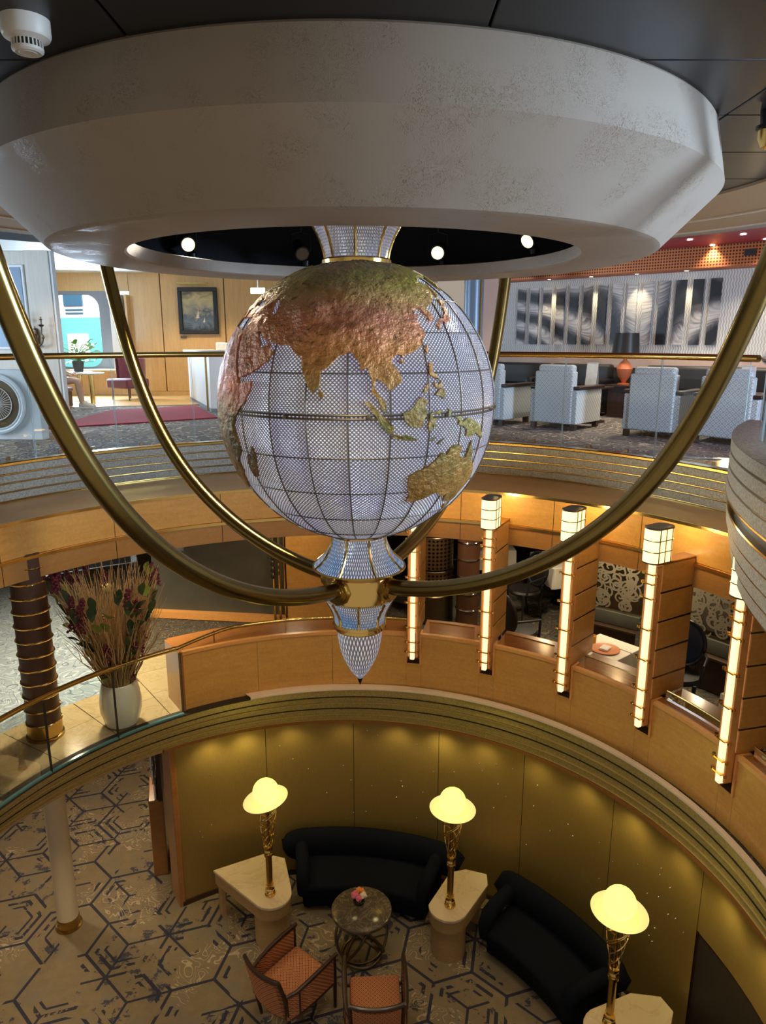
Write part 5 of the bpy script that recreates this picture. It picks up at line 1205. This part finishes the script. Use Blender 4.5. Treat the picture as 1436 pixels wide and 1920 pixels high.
# red ceiling downlights
for k, (x, y) in enumerate(((4.37, 10.8), (4.35, 10.13), (4.87, 10.27), (4.96, 11.4), (5.42, 10.74), (4.0, 10.5), (3.2, 11.2), (2.6, 11.9))):
    d_ = thing('downlight', (x, y, 2.655), 0, 'recessed downlight in the dark red lounge ceiling', 'downlight', 'downlights in the red ceiling')
    b = MB(); b.lathe([(0.035, -0.004), (0.055, -0.008), (0.058, 0.0)], n=20); b.build('trim_ring', 'chrome', d_)
    b = MB(); b.lathe([(0, -0.004), (0.035, -0.004)], n=20); b.build('lamp_face', 'downlight_glow', d_)
    lamp('ceiling_downlight', 'SPOT', (x, y, 2.62), 40, (1, 0.86, 0.66), 0.05, (x, y, 0), 110, 0.7)
# bench sofa along the wall, split at the lamp table
def lounge_sofa(s0, s1, label):
    c_ = thing('lounge_sofa', (*wl_((s0 + s1) / 2, -0.52), 0), WRZ, label, 'sofa', 'black leather sofas along the lattice wall'); L_ = s1 - s0
    b = MB(); b.box((0, 0.0, 0.20), (L_, 0.80, 0.30)); b.build('base', 'black_leather', c_, bevel=0.02)
    n_ = max(1, int(L_ / 0.8))
    for k in range(n_):
        x = -L_ / 2 + (k + 0.5) * L_ / n_
        b = MB(); b.box((x, -0.04, 0.41), (L_ / n_ - 0.015, 0.72, 0.14)); b.build('seat_cushion', 'black_leather', c_, bevel=0.04, seg=3)
        b = MB(); b.box((x, 0.28, 0.66), (L_ / n_ - 0.015, 0.20, 0.40)); b.build('back_cushion', 'black_leather', c_, bevel=0.05, seg=3)
    for sx in (-1, 1):
        b = MB(); b.box((sx * (L_ / 2 - 0.06), 0, 0.46), (0.14, 0.8, 0.34)); b.build('arm', 'black_leather', c_, bevel=0.05, seg=3)
    for sx in (-1, 1):
        for sy in (-1, 1):
            b = MB(); b.box((sx * (L_ / 2 - 0.08), sy * 0.33, 0.025), (0.05, 0.05, 0.05)); b.build('foot', 'dark_wood', c_)
s_lamp = s_of(4.05, 12.2) 
lounge_sofa(s_lamp - 2.75, s_lamp - 1.5, 'black leather sofa beside the blue pillar end of the lattice wall')
lounge_sofa(s_lamp - 1.45, s_lamp - 0.30, 'short black leather sofa left of the black shaded lamp')
lounge_sofa(s_lamp + 0.30, s_lamp + 2.6, 'black leather sofa right of the black shaded lamp')
q = wl_(s_lamp, -0.45)
et = thing('end_table', (q[0], q[1], 0), WRZ, 'dark end table under the black shaded lamp', 'table')
b = MB(); b.box((0, 0, 0.52), (0.46, 0.46, 0.04)); b.build('top', 'dark_wood', et, bevel=0.006)
b = MB(); b.box((0, 0, 0.25), (0.36, 0.36, 0.50)); b.build('pedestal', 'dark_wood', et)
tl = thing('table_lamp', (q[0], q[1], 0.54), 0, 'table lamp with black drum shade and orange glass base in the lounge', 'lamp')
b = MB(); b.lathe([(0, 0), (0.10, 0), (0.10, 0.02), (0.03, 0.03), (0.10, 0.14), (0.13, 0.26), (0.08, 0.36), (0.03, 0.40), (0.015, 0.60), (0, 0.60)], n=24); b.build('base', 'orange_panel', tl)
b = MB(); b.lathe([(0.22, 0.52), (0.19, 0.84), (0.185, 0.84), (0.215, 0.52)], n=32); b.build('shade', 'black_plastic', tl)
b = MB(); b.sphere((0, 0, 0.64), 0.035, 12, 8); b.build('bulb', 'downlight_glow', tl)
# white armchairs
def make_lounge_chair():
    c_ = thing('lounge_armchair', (0, 0, 0), 0, 'x', 'chair', 'white patterned lounge armchairs')
    b = MB(); b.box((0, -0.33, 0.46), (0.60, 0.16, 0.74)); b.build('backrest', 'ring_fabric', c_, bevel=0.02)
    b = MB(); b.box((0, -0.30, 0.86), (0.54, 0.16, 0.12)); b.build('head_roll', 'ring_fabric', c_, bevel=0.04, seg=3)
    b = MB(); b.box((0, 0.05, 0.36), (0.50, 0.64, 0.18)); b.build('seat_cushion', 'ring_fabric', c_, bevel=0.04, seg=3)
    b = MB(); b.box((0, 0.02, 0.20), (0.60, 0.70, 0.18)); b.build('seat_base', 'ring_fabric', c_)
    for s_ in (-1, 1):
        b = MB(); b.box((s_ * 0.325, 0.0, 0.33), (0.09, 0.78, 0.48)); ap = b.build('arm_panel', 'ring_fabric', c_, bevel=0.01)
        b = MB(); b.box((s_ * 0.335, 0.03, 0.60), (0.13, 0.80, 0.045)); b.build('arm_cap', 'dark_wood', ap, bevel=0.012)
        for y in (-0.35, 0.34):
            b = MB(); b.box((s_ * 0.32, y, 0.05), (0.07, 0.07, 0.10)); b.build('foot', 'dark_wood', c_)
    return c_
ch0 = make_lounge_chair(); RZC = atan2(WN.y, WN.x) - pi / 2
locs = [(1.80, 11.35, 0), (2.72, 10.72, 0), (3.78, 9.75, 0), (4.42, 9.05, 0), (5.25, 8.25, 0)]
lbl = ['white patterned armchair partly hidden behind the globe', 'white patterned armchair with its arm side showing, next to the globe', 'white patterned armchair before the black shaded lamp', 'white patterned armchair crossed by the brass globe arm', 'white patterned armchair seen through the curved glass']
ch0.location = locs[0]; ch0.rotation_euler = (0, 0, RZC); ch0['label'] = lbl[0]
for l_, t_ in zip(locs[1:], lbl[1:]): dup(ch0, l_, RZC, t_)
# small tables with folded cards between chairs and sofa
for k, (x, y) in enumerate(((3.25, 11.3), (4.95, 9.85))):
    ct_ = thing('cocktail_table', (x, y, 0), RZC, ['low dark cocktail table before the short sofa', 'low dark cocktail table behind the brass arm'][k], 'table', 'cocktail tables in the lounge')
    b = MB(); b.box((0, 0, 0.55), (0.55, 0.45, 0.03)); b.build('top', 'dark_wood', ct_, bevel=0.006)
    b = MB(); b.box((0, 0, 0.02), (0.35, 0.35, 0.03)); b.build('base', 'dark_wood', ct_)
    b = MB(); b.tube([(0, 0, 0.03), (0, 0, 0.54)], 0.03, 10); b.build('stem', 'black_metal', ct_)
    cd = thing('menu_card', (x, y, 0.566), RZC, ['folded white menu card on the table before the short sofa', 'folded white menu card on the table behind the brass arm'][k], 'card', 'menu cards on cocktail tables')
    for s_ in (-1, 1):
        b = MB(); b.add([(-0.09, s_ * 0.05, 0), (0.09, s_ * 0.05, 0), (0.09, 0, 0.36), (-0.09, 0, 0.36), (-0.09, s_ * 0.046, 0), (0.09, s_ * 0.046, 0), (0.09, -s_ * 0.004, 0.36), (-0.09, -s_ * 0.004, 0.36)], [(0, 1, 2, 3), (7, 6, 5, 4), (0, 4, 5, 1), (2, 6, 7, 3), (1, 5, 6, 2), (0, 3, 7, 4)]); b.build('card_leaf', 'paper', cd)
# blue pillar and pink mesh pillar left of lounge
pc = thing('blue_pillar', (1.50, 12.3, 0), 0, 'pale blue round pillar with brass strip between hall and lounge', 'column')
b = MB(); b.lathe([(0.16, 0), (0.16, 2.64)], n=28); b.build('shaft', 'blue_column', pc)
b = MB(); b.tube([(0.10, -0.14, 0), (0.10, -0.14, 2.4)], 0.014, 8); b.build('brass_strip', 'brass', pc)
o = MB().box((1.86, 13.0, 1.32), (0.26, 0.2, 2.64)).build('mesh_pillar', 'pink_mesh'); tag(o, 'square pink perforated pillar beside the lattice wall', 'column')

# ------------------------------------------------------------------ hall on the upper deck left
dk = thing('reception_desk', (-3.1, 13.0, 0), 0, 'white reception desk with pale top at the end of the red runner', 'desk')
poly = [(0, 0), (-1.15, 2.9), (-0.60, 3.02), (0.42, 0.62), (1.7, 0.30), (1.55, -0.40)]
b = MB(); b.prism(poly, 0.06, 1.02); b.build('front_panel', 'white_paint', dk, bevel=0.008)
b = MB(); b.prism([(x * 0.98, y * 0.98) for x, y in poly], 0.0, 0.06); b.build('plinth', 'grey_cloth', dk)
b = MB(); b.prism([(x * 1.05 - 0.05, y * 1.03 - 0.04) for x, y in poly], 1.02, 1.07); b.build('counter_top', 'white_paint', dk, bevel=0.01)
b = MB(); b.tube([(-0.06, 0.0, 0.02), (-0.06, 0.0, 1.0)], 0.02, 8); b.build('corner_rod', 'brass', dk)
for k, (x, y) in enumerate(((-3.55, 16.4), (-2.75, 16.2))):
    c_ = thing('office_chair', (x, y, 0), R(180), ['pale office chair behind the desk below the painting', 'pale office chair behind the desk half hidden by the globe'][k], 'chair', 'office chairs behind the desk')
    b = MB(); b.box((0, -0.2, 0.92), (0.46, 0.08, 0.60)); b.build('backrest', 'grey_cloth' if k else 'paper', c_, bevel=0.03, seg=3)
    b = MB(); b.box((0, 0.02, 0.50), (0.48, 0.46, 0.08)); b.build('seat', 'grey_cloth', c_, bevel=0.02)
    b = MB(); b.tube([(0, 0, 0.06), (0, 0, 0.47)], 0.03, 10); b.build('gas_post', 'chrome', c_)
    b = MB()
    for q in range(5): b.tube([(0, 0, 0.07), (0.26 * cos(R(72 * q)), 0.26 * sin(R(72 * q)), 0.03)], 0.02, 6)
    b.build('star_base', 'black_plastic', c_)
pt = thing('framed_painting', (-4.22, 16.95, 1.92), 0, 'dark framed painting of a storm at sea with small sails on the oak wall', 'picture')
b = MB(); b.box((0, 0, 0), (0.70, 0.03, 0.86)); cv = b.build('canvas', 'sea_painting', pt)
for c_, d_ in (((0, -0.01, 0.47), (0.90, 0.07, 0.09)), ((0, -0.01, -0.47), (0.90, 0.07, 0.09)), ((-0.405, -0.01, 0), (0.09, 0.07, 0.86)), ((0.405, -0.01, 0), (0.09, 0.07, 0.86))):
    b = MB(); b.box(c_, d_); b.build('frame_bar', 'black_plastic', pt, bevel=0.015)
b = MB(); b.add([(-0.06, -0.018, -0.16), (0.02, -0.018, -0.16), (0.01, -0.018, 0.02)], [(0, 1, 2)]); b.add([(0.10, -0.018, -0.25), (0.15, -0.018, -0.25), (0.14, -0.018, -0.14)], [(0, 1, 2)]); b.build('painted_sails', 'cream', cv)
b = MB(); b.box((-0.1, -0.05, 0.60), (0.7, 0.05, 0.04)); b.build('picture_light', 'brass', pt)
o = MB().box((-4.60, 16.99, 1.34), (0.14, 0.02, 0.05)).build('wall_plaque', 'bronze'); tag(o, 'small bronze plaque under the sea painting', 'plaque')
ex = thing('exit_light', (-2.33, 13.9, 2.16), 0, 'small lit glass exit light hanging from the hall ceiling', 'sign')
MB().box((0, 0, 0), (0.26, 0.05, 0.10)).build('lit_face', 'exit_glow', ex)
b = MB(); b.tube([(0, 0, 0.05), (0, 0, 0.60)], 0.01, 8); b.build('hanger', 'chrome', ex)
# plum armchair
mc = thing('plum_armchair', (-5.52, 15.75, 0), R(150), 'plum velvet tub armchair by the hall window', 'chair')
b = MB(); b.box((0, 0.02, 0.36), (0.66, 0.62, 0.20)); b.build('seat', 'magenta_velvet', mc, bevel=0.04, seg=3)
b = MB(); b.lathe([(0.36, 0.30), (0.38, 0.88), (0.33, 0.92), (0.29, 0.86), (0.28, 0.30), (0.36, 0.30)], a0=180, a1=360, n=24); b.build('tub_back', 'magenta_velvet', mc)
for sx in (-1, 1):
    for sy in (-1, 1): b = MB(); b.tube([(sx * 0.26, sy * 0.24, 0.0), (sx * 0.25, sy * 0.23, 0.28)], [0.014, 0.022], 8); b.build('leg', 'bronze', mc)
# brass tables, potted plant
for k, (x, y) in enumerate(((-6.35, 15.2), (-5.88, 14.62))):
    c_ = thing('brass_side_table', (x, y, 0), 0, ['small round side table on a brass leg carrying the plant pot', 'small round side table on a brass leg beside the seated person'][k], 'table', 'brass side tables by the window')
    b = MB(); b.lathe([(0, 0.60), (0.26, 0.60), (0.27, 0.615), (0.26, 0.63), (0, 0.63)], n=32); b.build('top', 'pale_wood', c_)
    b = MB(); b.tube([(0, 0, 0.02), (0, 0, 0.60)], 0.05, 14); b.build('leg', 'bright_brass', c_)
    b = MB(); b.lathe([(0, 0), (0.16, 0), (0.16, 0.02), (0, 0.03)], n=28); b.build('foot', 'bright_brass', c_)
pp_ = thing('potted_plant', (-6.35, 15.2, 0.63), 0, 'leafy green plant in a dark pot before the window', 'plant')
b = MB(); b.lathe([(0, 0), (0.09, 0), (0.12, 0.22), (0.105, 0.22), (0.09, 0.18), (0, 0.18)], n=24); b.build('pot', 'pot', pp_)
gm_ = leaf_mesh('leaf', 'green_leaf', 0.15, 0.05); b = MB(); rp = random.Random(5)
for k in range(46):
    a = rp.uniform(0, 2 * pi); h = rp.uniform(0.2, 0.62); rr_ = rp.uniform(0.05, 0.38); q = (rr_ * cos(a), rr_ * sin(a), h)
    b.tube([(0, 0, 0.18), (q[0] * 0.4, q[1] * 0.4, 0.18 + (h - 0.18) * 0.7), q], 0.005, 4)
    place_part(gm_, 'leaf', pp_, q, (rp.uniform(-.5, .5), rp.uniform(-.8, .4), a))
b.build('stems', 'green_leaf', pp_)
# low brown planter tub by the pier
tb = thing('planter_tub', (-5.03, 11.10, 0), 0, 'low bronze round tub beside the pale pier', 'planter')
b = MB(); b.lathe([(0, 0.0), (0.09, 0.0), (0.13, 0.28), (0.14, 0.30), (0.125, 0.30), (0.115, 0.24), (0, 0.24)], n=28); b.build('tub', 'bronze', tb)
# wheel display board
wd = thing('display_board', (-5.02, 9.25, 0), R(-4), 'pale display cabinet with a dark radial wheel in a round surround', 'display')
b = MB(); b.box((0, 0.1, 0.45), (1.24, 0.16, 0.90)); b.build('cabinet', 'white_paint', wd, bevel=0.01)
b = MB(); mt_ = Matrix.Translation((0.06, 0.0, 0.47)) @ Matrix.Rotation(R(90), 4, 'X')
b.lathe([(0.385, -0.01), (0.385, 0.025), (0.36, 0.03), (0.34, 0.02), (0.33, 0.03), (0.315, 0.03), (0.31, -0.01)], n=56); b.v = [mt_ @ v for v in b.v]; b.build('round_surround', 'white_paint', wd)
b = MB(); b.lathe([(0, 0.012), (0.31, 0.012)], n=48); b.v = [mt_ @ v for v in b.v]; b.build('dark_disc', 'bronze', wd)
for k in range(36):
    a = R(k * 10); b = MB(); b.tube([(0.05 * cos(a), 0.05 * sin(a), 0.018), (0.20 * cos(a + 0.12), 0.20 * sin(a + 0.12), 0.022)], 0.003, 4, mtx=mt_); b.build('wheel_spoke', 'paper', wd)
b = MB(); b.tube([(0.21 * cos(R(a)), 0.21 * sin(R(a)), 0.02) for a in range(0, 360, 10)], 0.006, 6, closed=True, mtx=mt_); b.build('wheel_rim', 'paper', wd)
# wall sconce: bronze candelabra
sc_ = thing('wall_sconce', (-5.34, 11.28, 1.30), 0, 'twisted bronze candelabra sconce on the pale pier', 'sconce')
b = MB(); b.lathe([(0, -0.16), (0.03, -0.12), (0.05, 0), (0.03, 0.12), (0, 0.15)], (0, 0.08, 0.0), n=14); b.build('back_plate', 'bronze', sc_)
for k, (sx, top) in enumerate(((-1, 0.34), (1, 0.26), (0.2, 0.12))):
    b = MB(); b.tube([(0, 0.06, -0.10), (sx * 0.05, 0, -0.14), (sx * 0.12, -0.02, -0.08), (sx * 0.15, -0.02, 0.02), (sx * 0.12, -0.02, 0.06), (sx * 0.13, -0.02, top - 0.1)], 0.012, 6)
    b.sphere((sx * 0.14, -0.02, 0.0), 0.022, 8, 6); b.sphere((sx * 0.09, -0.02, -0.1), 0.02, 8, 6); b.build('curled_arm', 'bronze', sc_)
    b = MB(); b.lathe([(0.0, top - 0.10), (0.02, top - 0.10), (0.045, top - 0.07), (0.012, top - 0.06), (0.014, top + 0.0), (0.028, top + 0.01), (0.012, top + 0.02), (0.012, top + 0.05), (0, top + 0.05)], (sx * 0.13, -0.02, 0), n=12); b.build('candle_cup', 'bronze', sc_)

# ------------------------------------------------------------------ seated person, mostly behind the pale pier
pe = thing('person', (-6.28, 13.85, 0), 0, 'seated person with bare legs, grey shorts and light trainers by the window', 'person')
def skin_mesh(name, verts, edges, radii, mat, parent, root=0, sub=2):
    me = bpy.data.meshes.new(name); me.from_pydata(verts, edges, []); o_ = bpy.data.objects.new(name, me); col.objects.link(o_); o_.parent = parent
    me.materials.append(M[mat]); sk = o_.modifiers.new('skin', 'SKIN')
    for i, d_ in enumerate(me.skin_vertices[0].data): d_.radius = (radii[i], radii[i]) if not isinstance(radii[i], tuple) else radii[i]; d_.use_root = i == root
    sk.use_smooth_shade = True; s2 = o_.modifiers.new('sub', 'SUBSURF'); s2.levels = sub; s2.render_levels = sub
    return o_
V = [(0, 0, 0.50), (-0.04, 0, 0.72), (-0.05, 0, 0.95), (-0.03, 0, 1.05), (0.0, 0, 1.12), (0.02, 0, 1.24)]
RA = [(0.13, 0.13), (0.12, 0.14), (0.12, 0.15), (0.06, 0.07), 0.05, 0.085]; ED = [(0, 1), (1, 2), (2, 3), (3, 4), (4, 5)]
def addv(p, r_, frm): V.append(p); RA.append(r_); ED.append((frm, len(V) - 1)); return len(V) - 1
for s_, dx in ((-1, 0.06), (1, 0.0)):
    h = addv((0.02, s_ * 0.09, 0.50), 0.095, 0); k_ = addv((0.42 + dx, s_ * 0.10, 0.52), 0.062, h); c_ = addv((0.44 + dx, s_ * 0.10, 0.34), 0.056, k_); an = addv((0.47 + dx, s_ * 0.10, 0.10), 0.038, c_); addv((0.58 + dx, s_ * 0.10, 0.05), 0.036, an)
    sh = addv((-0.05, s_ * 0.17, 0.98), 0.06, 2); el = addv((0.03, s_ * 0.23, 0.74), 0.042, sh); wr = addv((0.24, s_ * 0.12, 0.64), 0.030, el); pa = addv((0.31, s_ * 0.10, 0.63), 0.034, wr)
    for q in range(4): f1 = addv((0.36, s_ * (0.13 - 0.022 * q), 0.625), 0.010, pa); addv((0.40 - 0.008 * abs(q - 1), s_ * (0.13 - 0.022 * q), 0.605), 0.009, f1)
    th = addv((0.32, s_ * 0.055, 0.625), 0.011, pa); addv((0.355, s_ * 0.04, 0.612), 0.009, th)
skin_mesh('body', V, ED, RA, 'skin', pe)
skin_mesh('shirt', [(-0.01, 0, 0.56), (-0.04, 0, 0.74), (-0.05, 0, 0.96), (-0.04, 0, 1.04), (-0.05, -0.17, 0.98), (-0.02, -0.21, 0.84), (-0.05, 0.17, 0.98), (-0.02, 0.21, 0.84)], [(0, 1), (1, 2), (2, 3), (2, 4), (4, 5), (2, 6), (6, 7)], [(0.15, 0.16), (0.135, 0.155), (0.135, 0.165), 0.07, 0.072, 0.062, 0.072, 0.062], 'grey_cloth', pe)
skin_mesh('shorts', [(0, 0, 0.52), (0.02, -0.09, 0.51), (0.24, -0.095, 0.52), (0.02, 0.09, 0.51), (0.20, 0.095, 0.52)], [(0, 1), (1, 2), (0, 3), (3, 4)], [0.14, 0.115, 0.095, 0.115, 0.095], 'grey_cloth', pe)
b = MB(); b.sphere((0.0, 0, 1.29), 0.105, 20, 12, (1, 0.86, 0.95)); b.v = [v for v in b.v]; b.build('hair', 'hair', pe)
b = MB(); b.sphere((0.045, 0, 1.255), 0.088, 20, 14, (0.95, 0.80, 1.18)); b.sphere((0.132, 0, 1.245), 0.016, 8, 6, (1, 0.8, 1.4)); b.sphere((0.115, 0, 1.20), 0.018, 8, 6, (0.6, 1.5, 0.4))
for s_ in (-1, 1): b.sphere((0.04, s_ * 0.075, 1.25), 0.022, 8, 6, (0.8, 0.4, 1.3))
b.build('face', 'skin', pe)
for s_ in (-1, 1): b = MB(); b.sphere((0.122, s_ * 0.03, 1.268), 0.011, 8, 6); b.build('eye', 'black_plastic', pe)
for s_, dx in ((-1, 0.06), (1, 0.0)):
    b = MB(); b.sweep([[(x + dx + 0.42, s_ * 0.10 + w_ * q, z_) for q, z_ in ((-1, 0.025), (-0.95, hh * 0.6), (-0.4, hh), (0.4, hh), (0.95, hh * 0.6), (1, 0.025), (-1, 0.025))] for x, w_, hh in ((0.0, 0.03, 0.09), (0.03, 0.042, 0.13), (0.10, 0.045, 0.12), (0.18, 0.05, 0.085), (0.25, 0.045, 0.065), (0.29, 0.02, 0.045))]); so_ = b.build('shoe', 'shoe_fabric', pe, angle=60)
    b = MB(); b.prism([(dx + 0.41, s_ * 0.10 - 0.04), (dx + 0.60, s_ * 0.10 - 0.052), (dx + 0.70, s_ * 0.10 - 0.03), (dx + 0.72, s_ * 0.10), (dx + 0.70, s_ * 0.10 + 0.03), (dx + 0.60, s_ * 0.10 + 0.052), (dx + 0.41, s_ * 0.10 + 0.04)], 0.0, 0.03); b.build('shoe_sole', 'shoe_sole', so_)
bn = thing('window_bench', (-6.36, 13.85, 0), 0, 'upholstered bench seat under the seated person', 'bench')
b = MB(); b.box((0, 0, 0.33), (0.50, 0.9, 0.08)); b.build('cushion', 'magenta_velvet', bn, bevel=0.03); b = MB(); b.box((0, 0, 0.145), (0.44, 0.84, 0.29)); b.build('base', 'dark_wood', bn)

# ------------------------------------------------------------------ moored ship outside the window
sh_ = thing('moored_ship', (-12.5, 31, 0), R(-20), 'white and teal side of another ship seen through the hall window', 'ship')
b = MB(); b.box((0, 0, 4.0), (16, 0.4, 3.6)); b.build('upper_side', 'ship_white', sh_)
b = MB(); b.box((0, 0, 0.2), (16, 0.44, 4.0)); b.build('teal_side', 'ship_teal', sh_)
b = MB(); b.box((0, 0, 8.2), (16, 0.4, 4.8)); b.build('upper_side', 'ship_white', sh_)
for k in range(7):
    b = MB(); b.box((-6 + k * 1.9, -0.24, 3.15), (0.95, 0.08, 0.95)); b.build('ship_window', 'ship_glass', sh_)
    b = MB(); b.box((-6 + k * 1.9 + 0.1, -0.26, 1.15), (1.05, 0.08, 0.8)); b.build('ship_window', 'ship_white', sh_)
    for z_ in (2.52, 2.38): 
        b = MB(); b.box((-6 + k * 1.9, -0.23, z_), (0.9, 0.04, 0.06)); b.build('ship_rail', 'ship_glass', sh_)
# ------------------------------------------------------------------ ceiling fittings
sd = thing('smoke_detector', (-1.15, 2.60, 2.255), 0, 'white round smoke detector on the dark ceiling', 'detector')
b = MB(); b.lathe([(0.075, 0.0), (0.075, -0.045), (0.070, -0.055), (0.048, -0.065)], n=40); b.build('body', 'white_plastic', sd)
b = MB(); b.lathe([(0.044, -0.062), (0.044, -0.085)], n=32); b.build('dark_chamber', 'black_plastic', sd)
b = MB()
for k in range(24): a = R(15 * k); b.box((0.046 * cos(a), 0.046 * sin(a), -0.074), (0.004, 0.004, 0.024), a)
b.build('vent_fins', 'white_plastic', sd, smooth=False)
b = MB(); b.lathe([(0.049, -0.084), (0.048, -0.092), (0.040, -0.098), (0.030, -0.096), (0.026, -0.099), (0.012, -0.097), (0, -0.099)], n=32); b.build('cap', 'white_plastic', sd)
sc2 = thing('dome_camera', (1.74, 3.52, 2.255), 0, 'small brass dome camera on the dark ceiling', 'camera')
b = MB(); b.lathe([(0.0, 0), (0.05, 0), (0.045, -0.06), (0.062, -0.065), (0.062, -0.08), (0.05, -0.085)], n=28); b.build('mount', 'black_metal', sc2)
b = MB(); b.lathe([(0.052, -0.08), (0.05, -0.12), (0.034, -0.155), (0, -0.168)], n=28); b.build('dome', 'brass', sc2)

# ------------------------------------------------------------------ lamps without modelled fittings
for k, (a, e_) in enumerate(((117, 6), (110, 7), (101, 4), (90, 2), (79, 4), (70, 6), (61, 4), (50, 3), (40, 4), (30, 5), (20, 4), (10, 5), (1, 5))):
    p = pol(CG, 3.28, a); q = pol(CG, 3.50, a)           # concealed lamps under the copper lip, washing the gold wall
    lamp('gold_wall_light', 'SPOT', (p[0], p[1], -3.37), e_, (1.0, 0.82, 0.34), 0.06, (q[0], q[1], -4.1), 140, 1.0)
for k in range(6):                                       # unseen lamps added inside the plaster ring to brighten the void
    a = R(30 + 60 * k); lamp('void_fill', 'SPOT', (GX + 1.15 * cos(a), GY + 1.15 * sin(a), 1.70), (95 if k in (2, 3) else 60), (1.0, 0.80, 0.52), 0.08, (GX + 2.6 * cos(a), GY + 2.6 * sin(a), -2.2), 95, 0.9)
for x, y, e_ in ((-3.4, 9.0, 30), (-4.5, 7.6, 30), (-3.2, 5.2, 25), (2.0, 3.0, 20)):   # unseen fill added over the lower lobby
    lamp('lobby_fill', 'SPOT', (x, y, -3.40), e_ * 1.4, (1.0, 0.78, 0.48), 0.08, (x, y, -5.5), 130, 0.7)
for x, y, e_ in ((-3.2, 7.8, 170), (-4.3, 5.8, 170), (-4.4, 9.2, 120), (-1.2, 9.2, 16), (2.2, 9.3, 45), (3.7, 7.9, 45), (0.9, 9.0, 35), (2.9, 8.4, 35)):   # unseen lamps added to brighten the middle deck
    lamp('middle_deck_fill', 'SPOT', (x, y, -0.80), e_, (1.0, 0.80, 0.50), 0.06, (x, y, -2.75), 130, 0.7)
for x, y, e_ in ((-4.2, 15.6, 60), (-2.6, 15.6, 50), (-5.4, 14.4, 30), (-4.5, 10.4, 30), (-2.6, 11.2, 30)):   # upper hall ceiling
    lamp('hall_light', 'SPOT', (x, y, 2.38), e_, (1.0, 0.78, 0.46), 0.06, (x, y + 0.4, 0), 125, 0.7)
for x, y, e_ in ((1.4, 0.2, 12),):        # extra unseen lamp added above the near deck, aimed at the globe
    lamp('near_deck_fill', 'SPOT', (x, y, 2.2), e_, (1.0, 0.84, 0.62), 0.08, (GX, 4.5, 0.2), 120, 0.8)
